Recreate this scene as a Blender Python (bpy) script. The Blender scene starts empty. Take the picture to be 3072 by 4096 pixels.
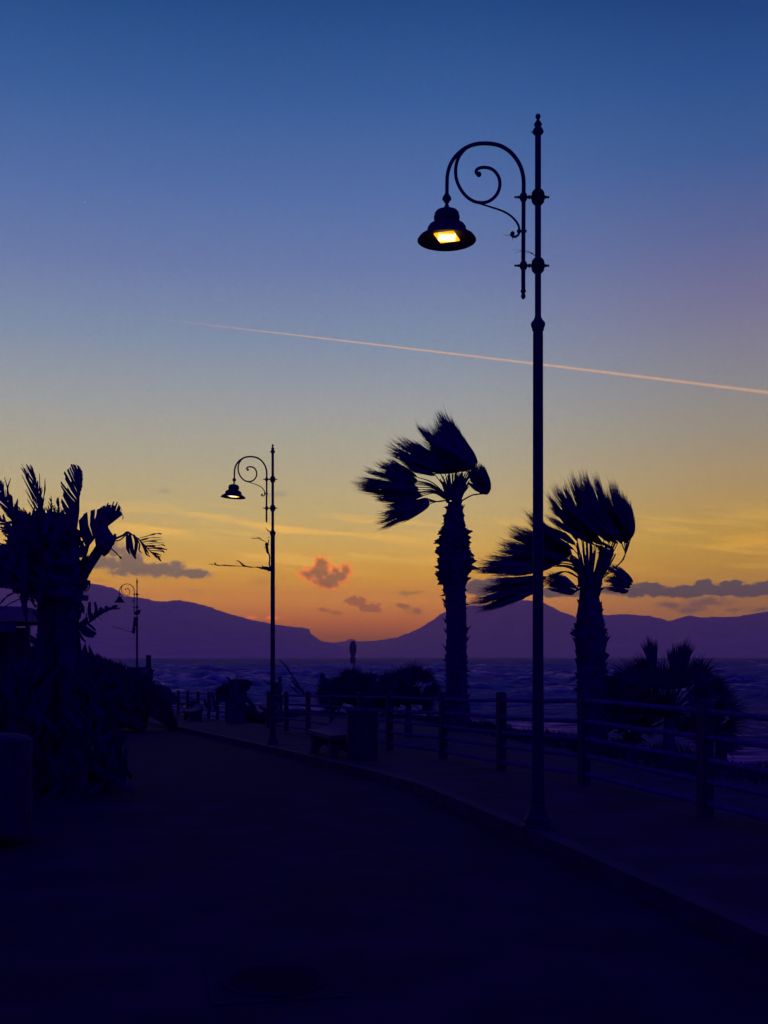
import bpy, math, random
import numpy as np
from mathutils import Vector, Matrix

random.seed(7)
SC = bpy.context.scene
COL = SC.collection
R = math.radians
F = 4400.0            # focal length in pixels of the full photograph (3072 x 4096)
CX, HY = 1536.0, 2625.0
EYE = 1.5

# ------------------------------------------------------------------ camera
cam = bpy.data.cameras.new('camera')
camo = bpy.data.objects.new('camera', cam)
COL.objects.link(camo)
camo.location = (0, 0, EYE)
camo.rotation_euler = (R(90), 0, 0)
cam.sensor_fit = 'VERTICAL'
cam.sensor_height = 36.0
cam.sensor_width = 27.0
cam.lens = 36.0 * F / 4096.0
cam.shift_y = (HY - 2048.0) / 4096.0
cam.clip_start = 0.05
cam.clip_end = 40000
SC.camera = camo
SC.view_settings.view_transform = 'Standard'
SC.view_settings.look = 'None'
SC.view_settings.exposure = 0
SC.view_settings.gamma = 1
SC.cycles.max_bounces = 5
SC.cycles.diffuse_bounces = 2
SC.cycles.glossy_bounces = 2
SC.cycles.transparent_max_bounces = 6
SC.cycles.volume_bounces = 0
SC.cycles.sample_clamp_indirect = 4
SC.render.film_transparent = False


def s2l(c):
    return tuple((v / 255 / 12.92) if v / 255 <= 0.04045 else ((v / 255 + 0.055) / 1.055) ** 2.4 for v in c)


HAZE_DENS, HAZE_TOP, HAZE_END, HAZE_G = 0.00013, 540.0, 9600.0, 0.55
HAZE_COL = (0.92, 0.60, 0.74)
HAZE_I = (0.069, 0.038, 0.088)     # what a very long path through this air looks like towards the sunset


def behind(c, y):
    """radiance the sky needs so that, seen through the air, it has colour c at photo height y"""
    el_ = max((HY - y) / F, 0.0005)
    path = min(HAZE_END * math.sqrt(1 + el_ * el_), (HAZE_TOP - EYE) / math.sin(math.atan(el_)))
    T_ = math.exp(-HAZE_DENS * path)
    return tuple(max(0.0004, (v_ - i_ * (1 - T_)) / T_) for v_, i_ in zip(s2l(c), HAZE_I))


# ------------------------------------------------------------------ node expressions
class E:
    """a float socket with arithmetic"""
    nt = None

    def __init__(s, v): s.v = v

    @staticmethod
    def m(op, a, b=None, c=None, clamp=False):
        n = E.nt.nodes.new('ShaderNodeMath'); n.operation = op; n.use_clamp = clamp
        for i, x in enumerate((a, b, c)):
            if x is None: continue
            if isinstance(x, E): x = x.v
            if isinstance(x, (int, float)): n.inputs[i].default_value = x
            else: E.nt.links.new(x, n.inputs[i])
        return E(n.outputs[0])

    def __add__(s, o): return E.m('ADD', s, o)
    __radd__ = __add__
    def __sub__(s, o): return E.m('SUBTRACT', s, o)
    def __rsub__(s, o): return E.m('SUBTRACT', o, s)
    def __mul__(s, o): return E.m('MULTIPLY', s, o)
    __rmul__ = __mul__
    def __truediv__(s, o): return E.m('DIVIDE', s, o)
    def max(s, o): return E.m('MAXIMUM', s, o)
    def min(s, o): return E.m('MINIMUM', s, o)
    def sqrt(s): return E.m('SQRT', s)
    def abs(s): return E.m('ABSOLUTE', s)
    def smax(s, o, k=0.1): return E.m('SMOOTH_MAX', s, o, k)

    def ss(s, a, b):
        n = E.nt.nodes.new('ShaderNodeMapRange'); n.interpolation_type = 'SMOOTHSTEP'
        E.nt.links.new(s.v, n.inputs[0])
        if a <= b:
            n.inputs[1].default_value, n.inputs[2].default_value = a, b
        else:
            n.inputs[1].default_value, n.inputs[2].default_value = b, a
            n.inputs[3].default_value, n.inputs[4].default_value = 1, 0
        return E(n.outputs[0])


def mixc(fac, a, b, mode='MIX'):
    n = E.nt.nodes.new('ShaderNodeMix'); n.data_type = 'RGBA'; n.blend_type = mode
    for i, x in ((0, fac), (6, a), (7, b)):
        if isinstance(x, E): x = x.v
        if isinstance(x, tuple): n.inputs[i].default_value = tuple(x[:3]) + (1,)
        elif isinstance(x, (int, float)): n.inputs[i].default_value = x
        else: E.nt.links.new(x, n.inputs[i])
    return n.outputs[2]


def combine(x, y, z=0.0):
    n = E.nt.nodes.new('ShaderNodeCombineXYZ')
    for i, v in enumerate((x, y, z)):
        if isinstance(v, E): E.nt.links.new(v.v, n.inputs[i])
        else: n.inputs[i].default_value = v
    return n.outputs[0]


def noise(vec, scale, detail=4, rough=0.5, out=0):
    n = E.nt.nodes.new('ShaderNodeTexNoise')
    if vec is not None: E.nt.links.new(vec, n.inputs['Vector'])
    n.inputs['Scale'].default_value = scale
    n.inputs['Detail'].default_value = detail
    n.inputs['Roughness'].default_value = rough
    return E(n.outputs[out]) if out == 0 else n.outputs[out]


def ramp(fac, stops):
    n = E.nt.nodes.new('ShaderNodeValToRGB')
    E.nt.links.new(fac.v, n.inputs[0])
    cr = n.color_ramp
    while len(cr.elements) < len(stops): cr.elements.new(0.5)
    for e, (p, c) in zip(cr.elements, stops):
        e.position = p; e.color = tuple(c) + (1,)
    return n.outputs[0]


# ------------------------------------------------------------------ world: dusk sky
w = bpy.data.worlds.new('World'); SC.world = w; w.use_nodes = True
E.nt = w.node_tree
E.nt.nodes.clear()
tc = E.nt.nodes.new('ShaderNodeTexCoord')
sp = E.nt.nodes.new('ShaderNodeSeparateXYZ'); E.nt.links.new(tc.outputs['Generated'], sp.inputs[0])
dx, dy, dz = (E(o) for o in sp.outputs)
yy = dy.max(0.05)
u = (dx / yy) * 4.4            # thousands of photo pixels at the horizon's scale
v = (dz / yy) * 4.4            # 0 at the horizon, 2.625 at the top edge of the photo
hd = (dx * dx + dy * dy).max(0.0004).sqrt()
el = (dz / hd) * 4.4
LM = 3.2


def stops(lst):
    out = [(max(0.0, (HY - y) / 1000 / LM), behind(c, y)) for y, c in lst]
    return sorted(out, key=lambda t: t[0])


mid = stops([(2700, (30, 18, 66)), (2600, (108, 62, 74)), (2545, (130, 76, 66)), (2490, (162, 92, 56)), (2400, (190, 122, 46)),
             (2300, (196, 142, 60)), (2180, (197, 158, 88)), (2040, (184, 162, 114)), (1860, (170, 160, 135)), (1640, (152, 154, 154)),
             (1380, (126, 140, 164)), (1080, (103, 120, 165)), (760, (80, 107, 162)), (420, (56, 92, 150)), (60, (37, 75, 132)), (-500, (18, 34, 92))])
rgt = stops([(2700, (30, 18, 66)), (2600, (100, 60, 78)), (2480, (138, 92, 74)), (2360, (158, 112, 64)),
             (2280, (172, 128, 54)), (2150, (180, 140, 68)), (1980, (168, 140, 96)), (1780, (150, 138, 120)), (1560, (134, 131, 136)),
             (1280, (116, 112, 144)), (1000, (90, 100, 146)), (700, (60, 90, 145)), (380, (42, 78, 136)), (60, (29, 60, 118)), (-500, (15, 28, 84))])
fe = E.m('MULTIPLY', el, 1 / LM, clamp=True)
sky = mixc(u.ss(0.1, 1.6), ramp(fe, mid), ramp(fe, rgt))

# thin sunlit streaks of high cloud
st = noise(combine(u * 0.7, v * 9.0 + u * 0.9), 2.2, 6, 0.58)
band = v.ss(0.26, 0.40) * v.ss(0.66, 0.50)
sky = mixc(st.ss(0.47, 0.64) * band * 0.62 * (0.45 + 0.55 * (u + 0.55).abs().ss(0.95, 0.2)), sky, behind((240, 182, 86), 2160))
st2 = noise(combine(u * 1.1 + 3.3, v * 7.0 - u * 0.9), 1.7, 5, 0.5)
sky = mixc(st2.ss(0.53, 0.72) * v.ss(0.30, 0.38) * v.ss(0.55, 0.45) * 0.45 * u.ss(0.5, 1.0), sky, behind((220, 162, 66), 2200))

# warped coordinates for the small clouds
wx = noise(combine(u, v, 0.3), 9, 5, 0.6)
wy = noise(combine(u, v, 7.7), 9, 5, 0.6)
fn = noise(combine(u, v, 3.1), 38, 7, 0.7)
fn2 = noise(combine(u * 0.8, v * 1.2, 5.1), 14, 3, 0.5)
uw = u + (wx - 0.5) * 0.10
vw = v + (wy - 0.5) * 0.055


def cloud(blobs, color, edge=None, soft=(0.0, 0.35), amp=0.9, opac=1.0, rim=(0.25, 0.7), big=1.5):
    global sky
    ym = sum(b[1] for b in blobs) / len(blobs)
    color = behind(color, ym)
    if edge is not None: edge = behind(edge, ym)
    val = None
    for (px, py, rx, ry) in blobs:
        a = (uw - (px - CX) / 1000) * (1000 / rx)
        b = (vw - (HY - py) / 1000) * (1000 / ry)
        q = 1.0 - (a * a + b * b).sqrt()
        val = q if val is None else val.smax(q, 0.25)
    val = val + (fn - 0.5) * (amp * 1.6) + (fn2 - 0.5) * (amp * big)
    mask = val.ss(*soft) * opac * dy.ss(0.1, 0.3)
    if edge is not None:
        body = mixc(val.ss(*rim), edge, color)
        sky = mixc(mask, sky, body)
    else:
        sky = mixc(mask, sky, color)


cloud([(1272, 2296, 66, 40), (1284, 2262, 42, 36), (1340, 2308, 62, 38), (1375, 2278, 34, 24), (1312, 2330, 60, 26)],
      (148, 100, 74), (244, 128, 22), soft=(-0.12, 0.22), amp=1.2, rim=(0.0, 0.62), big=.25)
cloud([(1428, 2402, 50, 22), (1478, 2425, 58, 24), (1510, 2436, 36, 14)], (140, 88, 74), (186, 104, 56), soft=(-.05, .4), amp=1.1, rim=(.1, .4), opac=.85)
cloud([(1617, 2368, 32, 15), (1668, 2365, 60, 8)], (140, 106, 72), soft=(-.1, .6), opac=.7)
cloud([(1655, 2442, 46, 18), (1618, 2424, 26, 12)], (128, 84, 76), soft=(-.1, .6), opac=.75)
cloud([(1300, 2446, 32, 11), (1350, 2456, 28, 11)], (140, 86, 66), soft=(-.1, .6), opac=.7)
cloud([(450, 2252, 150, 36), (570, 2276, 170, 30), (468, 2200, 52, 40), (520, 2230, 80, 34), (640, 2276, 110, 26), (700, 2270, 50, 26), (790, 2292, 62, 20), (740, 2290, 90, 18)],
      (110, 92, 90), (158, 122, 94), soft=(-.2, .45), amp=1.0, rim=(.0, .6), opac=.9)
cloud([(789, 2358, 40, 10), (610, 2452, 50, 8)], (142, 110, 80), soft=(-.1, .7), opac=.6)
cloud([(662, 1967, 50, 16), (1104, 1977, 42, 16)], (152, 140, 124), soft=(-.1, .8), opac=.6)
cloud([(1040, 2330, 60, 24), (380, 2325, 60, 12)], (160, 112, 66), soft=(-.1, .9), opac=.45)
cloud([(2840, 2364, 640, 27), (2821, 2338, 58, 22), (2930, 2338, 46, 19), (3060, 2343, 60, 20), (2600, 2343, 90, 17), (1960, 2352, 150, 42), (2300, 2365, 200, 24)],
      (86, 72, 84), (122, 94, 84), soft=(-.06, .3), amp=.5, rim=(.0, .35), opac=.95)
cloud([(2690, 2418, 70, 20), (2830, 2414, 110, 26), (2770, 2440, 100, 16), (2930, 2442, 80, 16), (3040, 2440, 60, 14), (1900, 2420, 90, 14)],
      (96, 72, 86), soft=(-.1, .9), opac=.75)
cloud([(990, 2466, 30, 7), (1098, 2471, 40, 11)], (236, 108, 30), soft=(0, .5), opac=.85)

# contrail
ux = u + (CX - 463) / 1000
uy = u + (CX - 1852) / 1000
cl = (HY - 1257) / 1000 - 0.1174 * ux - 0.0021 * ux * uy
tw = 0.0022 + 0.0022 * ux.max(0)
cn = noise(combine(u * 1.0, v * 1.0), 28, 4, 0.6)
cd = ((v - cl).abs() + (cn - 0.5) * 0.004) / tw
sky = mixc(cd.ss(1.25, 0.1) * ux.ss(-0.1, 1.1) * dy.ss(0.1, 0.3) * 0.62, sky, behind((222, 170, 132), 1400))
# one bright star
sd = ((u - (340 - CX) / 1000) * (u - (340 - CX) / 1000) + (v - (HY - 808) / 1000) * (v - (HY - 808) / 1000)).sqrt()
sky = mixc(sd.ss(0.005, 0.001) * dy.ss(0.1, 0.3) * 0.6, sky, s2l((170, 205, 190)))
# fine grain mottled over the sky colour
g1 = noise(combine(u, v, 1.2), 60, 4, 0.75, out=1)
sky = mixc(0.20, sky, g1, 'OVERLAY')
# away from the sunset the sky is a deep dusk blue
BACK = (0.020, 0.0020, 0.27)
NS = E.nt.nodes.new('ShaderNodeTexSky'); NS.sky_type = 'NISHITA'; NS.sun_disc = False
NS.sun_elevation = R(-1.0); NS.sun_rotation = R(-4)
nsc = E.nt.nodes.new('ShaderNodeMix'); nsc.data_type = 'RGBA'; nsc.blend_type = 'ADD'
nsc.inputs[0].default_value = 0.01
front = (dy / hd).ss(0.45, 0.93) * dz.ss(0.80, 0.5)
sky = mixc(front, BACK, sky)
E.nt.links.new(sky, nsc.inputs[6]); E.nt.links.new(NS.outputs[0], nsc.inputs[7])
bg = E.nt.nodes.new('ShaderNodeBackground'); E.nt.links.new(nsc.outputs[2], bg.inputs[0])
bg.inputs[1].default_value = 1.0
wo = E.nt.nodes.new('ShaderNodeOutputWorld'); E.nt.links.new(bg.outputs[0], wo.inputs[0])
w.cycles.sampling_method = 'MANUAL'
w.cycles.sample_map_resolution = 512


# ------------------------------------------------------------------ materials
def mat(name, base, rough=0.7, var=0.25, scale=8.0, metal=0.0, spec=0.3, bump=0.0, bscale=40.0):
    m = bpy.data.materials.new(name); m.use_nodes = True
    E.nt = m.node_tree
    b = E.nt.nodes['Principled BSDF']
    t = E.nt.nodes.new('ShaderNodeTexCoord')
    n = noise(t.outputs['Object'], scale, 5, 0.6)
    lo = tuple(c * (1 - var) for c in base); hi = tuple(min(1, c * (1 + var)) for c in base)
    E.nt.links.new(mixc(n.ss(0.3, 0.7), lo, hi), b.inputs['Base Color'])
    b.inputs['Roughness'].default_value = rough
    b.inputs['Metallic'].default_value = metal
    b.inputs['Specular IOR Level'].default_value = spec
    if bump:
        bn = noise(t.outputs['Object'], bscale, 4, 0.6)
        bp = E.nt.nodes.new('ShaderNodeBump'); bp.inputs['Strength'].default_value = bump
        bp.inputs['Distance'].default_value = 0.02
        E.nt.links.new(bn.v, bp.inputs['Height']); E.nt.links.new(bp.outputs[0], b.inputs['Normal'])
    return m


M = {
    'iron': mat('painted_iron', (0.026, 0.010, 0.085), 0.6, 0.2, 6, spec=0.06, bump=0.15),
    'leaf': mat('palm_leaf', (0.052, 0.012, 0.185), 0.9, 0.3, 4, spec=0.02),
    'leaf3': mat('shrub_leaf', (0.031, 0.009, 0.096), 0.9, 0.3, 4, spec=0.02),
    'leaf2': mat('broad_leaf', (0.040, 0.010, 0.120), 0.9, 0.3, 4, spec=0.02),
    'bark': mat('palm_bark', (0.048, 0.012, 0.140), 0.95, 0.35, 7, spec=0.02, bump=0.6, bscale=18),
    'asphalt': mat('asphalt', (0.026, 0.006, 0.062), 0.97, 0.25, 1.5, spec=0.02, bump=0.5, bscale=90),
    'pave': mat('promenade_paving', (0.034, 0.007, 0.074), 0.95, 0.3, 1.2, spec=0.03, bump=0.3, bscale=60),
    'kerb': mat('kerb_stone', (0.036, 0.008, 0.085), 0.9, 0.2, 3, spec=0.05),
    'soil': mat('dark_soil', (0.026, 0.007, 0.090), 0.97, 0.3, 2, spec=0.02, bump=0.5, bscale=12),
    'post': mat('fence_concrete', (0.040, 0.013, 0.085), 0.9, 0.3, 9, spec=0.1, bump=0.3, bscale=50),
    'rail': mat('galvanised_rail', (0.070, 0.036, 0.215), 0.8, 0.25, 10, spec=0.0),
    'conc': mat('bench_concrete', (0.052, 0.014, 0.120), 0.85, 0.2, 7, spec=0.1),
    'bin': mat('bin_metal', (0.026, 0.008, 0.082), 0.6, 0.2, 7, spec=0.12),
    'sign': mat('sign_metal', (0.05, 0.035, 0.14), 0.6, 0.2, 7, spec=0.2),
    'awn': mat('awning_canvas', (0.11, 0.040, 0.15), 0.9, 0.3, 2, spec=0.05),
    'canvas': mat('side_curtain', (0.05, 0.03, 0.14), 0.8, 0.2, 2, spec=0.1),
    'cloth': mat('dark_cloth', (0.03, 0.012, 0.10), 0.9, 0.2, 12, spec=0.05),
    'skin': mat('skin', (0.06, 0.03, 0.08), 0.7, 0.1, 12, spec=0.1),
    'dry': mat('dry_fibre', (0.05, 0.02, 0.07), 0.9, 0.3, 12, spec=0.05),
}


def glow_mat():
    m = bpy.data.materials.new('lamp_glass'); m.use_nodes = True
    E.nt = m.node_tree; E.nt.nodes.clear()
    t = E.nt.nodes.new('ShaderNodeTexCoord')
    s = E.nt.nodes.new('ShaderNodeSeparateXYZ'); E.nt.links.new(t.outputs['Generated'], s.inputs[0])
    x, y = (E(s.outputs[0]) - 0.5).abs(), (E(s.outputs[1]) - 0.5).abs()
    d = x.smax(y, 0.08)
    n = noise(t.outputs['Object'], 30, 2)
    c = ramp(E.m('ADD', d, (n - 0.5) * 0.05), [(0.0, (4, 3.1, 1.3)), (0.27, (2.6, 1.9, 0.7)), (0.35, (1.3, 0.66, 0.02)), (0.46, (1.25, 0.60, 0.01)), (0.5, (0.85, 0.32, 0.0))])
    e = E.nt.nodes.new('ShaderNodeEmission'); E.nt.links.new(c, e.inputs[0]); e.inputs[1].default_value = 1
    o = E.nt.nodes.new('ShaderNodeOutputMaterial'); E.nt.links.new(e.outputs[0], o.inputs[0])
    return m


M['glow'] = glow_mat()


# ------------------------------------------------------------------ mesh helpers
def frames(pts):
    P = [Vector(p) for p in pts]
    T = []
    for i in range(len(P)):
        a = P[max(i - 1, 0)]; b = P[min(i + 1, len(P) - 1)]
        t = (b - a); T.append(t.normalized() if t.length > 1e-9 else Vector((0, 0, 1)))
    up = Vector((0, 1, 0)) if abs(T[0].y) < 0.9 else Vector((1, 0, 0))
    n = (up - T[0] * up.dot(T[0])).normalized()
    N = []
    for t in T:
        n = n - t * n.dot(t)
        n = n.normalized() if n.length > 1e-6 else t.orthogonal().normalized()
        N.append(n.copy())
    return P, T, N


class MB:
    def __init__(s): s.v = []; s.f = []

    def quad_strip(s, rows):
        k = len(rows[0]); b = len(s.v)
        for r in rows: s.v += [tuple(p) for p in r]
        for i in range(len(rows) - 1):
            for j in range(k - 1):
                a = b + i * k + j
                s.f.append((a, a + 1, a + k + 1, a + k))

    def tube(s, pts, rad, n=8, cap=True):
        P, T, N = frames(pts)
        if isinstance(rad, (int, float)): rad = [rad] * len(P)
        b = len(s.v)
        for p, t, nn, r in zip(P, T, N, rad):
            bb = t.cross(nn)
            for j in range(n):
                a = 2 * math.pi * j / n
                s.v.append(tuple(p + nn * (r * math.cos(a)) + bb * (r * math.sin(a))))
        for i in range(len(P) - 1):
            for j in range(n):
                a = b + i * n + j; c = b + i * n + (j + 1) % n
                s.f.append((a, c, c + n, a + n))
        if cap:
            s.f.append(tuple(b + j for j in range(n))[::-1])
            e = b + (len(P) - 1) * n
            s.f.append(tuple(e + j for j in range(n)))

    def lathe(s, prof, c=(0, 0, 0), n=24, axis='Z', wob=None):
        b = len(s.v); c = Vector(c)
        for i, (r, h) in enumerate(prof):
            for j in range(n):
                a = 2 * math.pi * j / n
                rr = r * (wob(i, j) if wob else 1)
                if axis == 'Z': p = Vector((rr * math.cos(a), rr * math.sin(a), h))
                else: p = Vector((h, rr * math.cos(a), rr * math.sin(a)))
                s.v.append(tuple(c + p))
        for i in range(len(prof) - 1):
            for j in range(n):
                a = b + i * n + j; d = b + i * n + (j + 1) % n
                s.f.append((a, d, d + n, a + n))
        s.f.append(tuple(b + j for j in range(n))[::-1])
        e = b + (len(prof) - 1) * n
        s.f.append(tuple(e + j for j in range(n)))

    def ball(s, c, r, n=12):
        s.lathe([(max(r * math.sin(math.pi * i / 8), r * 0.02), -r * math.cos(math.pi * i / 8)) for i in range(9)], c, n)

    def box(s, lo, hi, rot=0, c=(0, 0, 0)):
        b = len(s.v)
        cr, sr = math.cos(rot), math.sin(rot)
        for z in (lo[2], hi[2]):
            for x, y in ((lo[0], lo[1]), (hi[0], lo[1]), (hi[0], hi[1]), (lo[0], hi[1])):
                s.v.append((c[0] + x * cr - y * sr, c[1] + x * sr + y * cr, c[2] + z))
        for f in ((3, 2, 1, 0), (4, 5, 6, 7), (0, 1, 5, 4), (1, 2, 6, 5), (2, 3, 7, 6), (3, 0, 4, 7)):
            s.f.append(tuple(b + i for i in f))

    def prism(s, poly, y0, y1, basis=None):
        """polygon in x,z extruded along y"""
        b = len(s.v); n = len(poly)
        for y in (y0, y1):
            for x, z in poly: s.v.append((x, y, z))
        s.f.append(tuple(b + i for i in range(n)))
        s.f.append(tuple(b + n + i for i in range(n))[::-1])
        for i in range(n):
            j = (i + 1) % n
            s.f.append((b + i, b + n + i, b + n + j, b + j))

    def blade(s, pts, wid, wdir=None):
        """thin leaf blade with a shallow keel"""
        P, T, N = frames(pts)
        rows = []
        for p, t, w_ in zip(P, T, wid):
            d = wdir - t * wdir.dot(t)
            d = d.normalized() if d.length > 1e-6 else t.orthogonal().normalized()
            k = t.cross(d)
            rows.append((p - d * (w_ / 2), p + k * (w_ * 0.15), p + d * (w_ / 2)))
        s.quad_strip(rows)

    def build(s, name, m, parent=None, smooth=False, loc=None):
        me = bpy.data.meshes.new(name)
        me.from_pydata(s.v, [], s.f)
        me.materials.append(m)
        if smooth:
            for p in me.polygons: p.use_smooth = True
        o = bpy.data.objects.new(name, me)
        COL.objects.link(o)
        if parent is not None:
            o.parent = parent
            # vertices are given in the parent's own frame when local=True, else world
            if not parent.get('_local'):
                o.matrix_parent_inverse = Matrix.Translation(parent.location).inverted()
        return o


def thing(name, label, cat, loc=(0, 0, 0), group=None, local=False):
    o = bpy.data.objects.new(name, None); COL.objects.link(o)
    o.location = loc; o.empty_display_size = 0.2
    o['label'] = label; o['category'] = cat
    if group: o['group'] = group
    if local: o['_local'] = 1
    return o


def tag(o, label, cat, group=None):
    o['label'] = label; o['category'] = cat
    if group: o['group'] = group
    return o


def W(px, py, z):
    return Vector(((px - CX) / F * z, z, EYE - (py - HY) / F * z))


GP = [(0, 1.5), (12.9, 1.5), (15.4, 1.6), (18, 1.68), (20.6, 1.76), (22.9, 1.84), (33.5, 2.17), (41, 2.43), (50.6, 2.67), (65, 2.98), (90, 3.5), (200, 4.5)]


def gh(y):
    """height of the promenade at distance y"""
    return EYE - float(np.interp(y, [a for a, _ in GP], [b for _, b in GP]))


def smooth_curve(pts, n=6):
    """Catmull-Rom"""
    P = [Vector(p) for p in pts]
    P = [P[0] * 2 - P[1]] + P + [P[-1] * 2 - P[-2]]
    out = []
    for i in range(1, len(P) - 2):
        for k in range(n):
            t = k / n
            a, b, c, d = P[i - 1], P[i], P[i + 1], P[i + 2]
            out.append(0.5 * ((2 * b) + (c - a) * t + (2 * a - 5 * b + 4 * c - d) * t * t + (3 * b - a - 3 * c + d) * t ** 3))
    out.append(P[-2])
    return out


def rnd(a, b): return random.uniform(a, b)


# ------------------------------------------------------------------ terrain
EDGE = [(30, -10), (9.5, 3), (7.2, 10), (5.83, 16.7), (5.3, 22), (4.5, 28), (3.6, 36), (3.3, 41), (2.3, 49), (-1, 53), (-4.6, 55.5), (-5.2, 49), (-4.7, 41), (-4.4, 38.9), (-5.6, 38.9),
        (-6.2, 43), (-9.0, 49), (-15.5, 64), (-19, 74), (-46, 130), (-90, 200)]
KERB = [(3.3, 0.5), (2.1, 5.6), (1.48, 8.5), (0.9, 10.9), (-0.14, 15.2), (-1.25, 18.7), (-2.75, 23.4), (-6.0, 33), (-9.5, 43), (-16, 60), (-30, 95)]
LEFT = [(-2.2, 0.5), (-3.0, 5.6), (-3.6, 10.9), (-5.2, 16), (-8.0, 23.4), (-12.4, 33), (-17, 43), (-25, 60), (-42, 95)]


def interp_line(line, y):
    return float(np.interp(y, [b for _, b in line], [a for a, _ in line]))


def seg_dist(px, py, line):
    d = np.full(px.shape, 1e9)
    for (x0, y0), (x1, y1) in zip(line[:-1], line[1:]):
        vx, vy = x1 - x0, y1 - y0
        t = np.clip(((px - x0) * vx + (py - y0) * vy) / (vx * vx + vy * vy), 0, 1)
        d = np.minimum(d, np.hypot(px - x0 - t * vx, py - y0 - t * vy))
    return d


def inside(px, py, poly):
    c = np.zeros(px.shape, bool)
    n = len(poly)
    for i in range(n):
        x0, y0 = poly[i]; x1, y1 = poly[(i + 1) % n]
        cond = (y0 > py) != (y1 > py)
        with np.errstate(divide='ignore', invalid='ignore'):
            xi = (x1 - x0) * (py - y0) / (y1 - y0) + x0
        c ^= cond & (px < xi)
    return c


def grid_mesh(name, X, Y, Z, m, smooth=True):
    h, wd = X.shape
    me = bpy.data.meshes.new(name)
    vs = np.stack([X, Y, Z], -1).reshape(-1, 3)
    idx = np.arange(h * wd).reshape(h, wd)
    q = np.stack([idx[:-1, :-1], idx[:-1, 1:], idx[1:, 1:], idx[1:, :-1]], -1).reshape(-1, 4)
    me.from_pydata(vs.tolist(), [], q.tolist())
    me.materials.append(m)
    if smooth: me.polygons.foreach_set('use_smooth', [True] * len(me.polygons))
    o = bpy.data.objects.new(name, me); COL.objects.link(o)
    o['kind'] = 'structure'
    return o


rs = np.random.RandomState(3)


def vnoise(x, y, seed=0):
    """cheap smooth value noise"""
    xi = np.floor(x).astype(int); yi = np.floor(y).astype(int)
    fx = x - xi; fy = y - yi
    fx = fx * fx * (3 - 2 * fx); fy = fy * fy * (3 - 2 * fy)

    def h(a, b):
        n = np.sin(a * 127.1 + b * 311.7 + seed * 74.7) * 43758.5453
        return n - np.floor(n)
    return (h(xi, yi) * (1 - fx) + h(xi + 1, yi) * fx) * (1 - fy) + (h(xi, yi + 1) * (1 - fx) + h(xi + 1, yi + 1) * fx) * fy


def fbm(x, y, o=4, seed=0):
    s = 0; a = 1; t = 0
    for i in range(o):
        s = s + a * vnoise(x, y, seed + i); t += a; a *= 0.5; x = x * 2.03 + 5.1; y = y * 2.03 + 1.7
    return s / t


land_poly = EDGE + [(-200, 200), (-200, -10)]
ys = np.concatenate([np.arange(-8, 70, 0.4), np.arange(70, 200, 2.5)])
xs = np.concatenate([np.arange(-200, -24, 4.0), np.arange(-24, 14, 0.4), np.arange(14, 60, 4)])
X, Y = np.meshgrid(xs, ys)
ins = inside(X, Y, land_poly)
d = seg_dist(X, Y, EDGE)
G = np.interp(Y, [a for a, _ in GP], [EYE - b for _, b in GP])
Z = np.where(ins, G - 0.16 + 0.0 * X, G - 0.16 - np.minimum(d * 1.15 + 0.1, 9))
bank = np.clip(1 - d / 1.6, 0, 1) * ins
Z = Z + bank * (fbm(X * 0.9, Y * 0.9, 3) - 0.35) * 0.25 + (~ins) * (fbm(X * 0.7, Y * 0.7, 3, 4) - 0.5) * 0.9
Z = np.maximum(Z, -7.5)
grid_mesh('ground', X, Y, Z, M['soil'])


def strip(name, lineA, lineB, y0, y1, dz, m, step=0.5, off=0.0, side=True):
    """sheet between two lines following the slope, with a vertical face along lineA"""
    ysr = np.arange(y0, y1, step)
    mb = MB(); rows = []
    for y in ysr:
        a = interp_line(lineA, y); b = interp_line(lineB, y) + off
        z = gh(y) + dz
        rows.append([(a, y, z - (0.14 if side else 0.0)), (a, y, z)] + [(a + (b - a) * t, y, z) for t in (0.33, 0.66, 1.0)] + [(b, y, z - 0.16)])
    mb.quad_strip(rows)
    o = mb.build(name, m); o['kind'] = 'structure'
    return o


FENCE_LINE = [(3.67, 7.73), (3.0, 10.3), (2.34, 12.86), (1.64, 15.4), (.965, 18.0), (.18, 20.6), (-.50, 23.1), (-1.21, 25.7), (-1.95, 28.3), (-2.74, 30.9), (-3.51, 33.4)]
PROM_R = [(6.3, 0.5), (3.95, 7.73), (3.3, 10.3), (1.95, 15.4), (.5, 20.6), (-.95, 25.7), (-3.2, 33.4), (-4.4, 38.4), (-5.6, 41), (-13.4, 60), (-27, 95)]
strip('road', KERB, LEFT, 0.5, 95, -0.125, M['asphalt'], side=False)
KIN = [(x + 0.15, y) for x, y in KERB]
strip('kerb', KERB, KIN, 0.5, 95, 0.004, M['kerb'], side=True)
strip('promenade', KIN, PROM_R, 0.5, 95, 0.0, M['pave'], side=False)
LIN = [(x - 0.15, y) for x, y in LEFT]
strip('pavement_kerb', LEFT, LIN, 0.5, 95, 0.004, M['kerb'], side=True)
strip('pavement', LIN, [(x - 3.0, y) for x, y in LEFT], 0.5, 95, 0.0, M['pave'], side=False)

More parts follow.
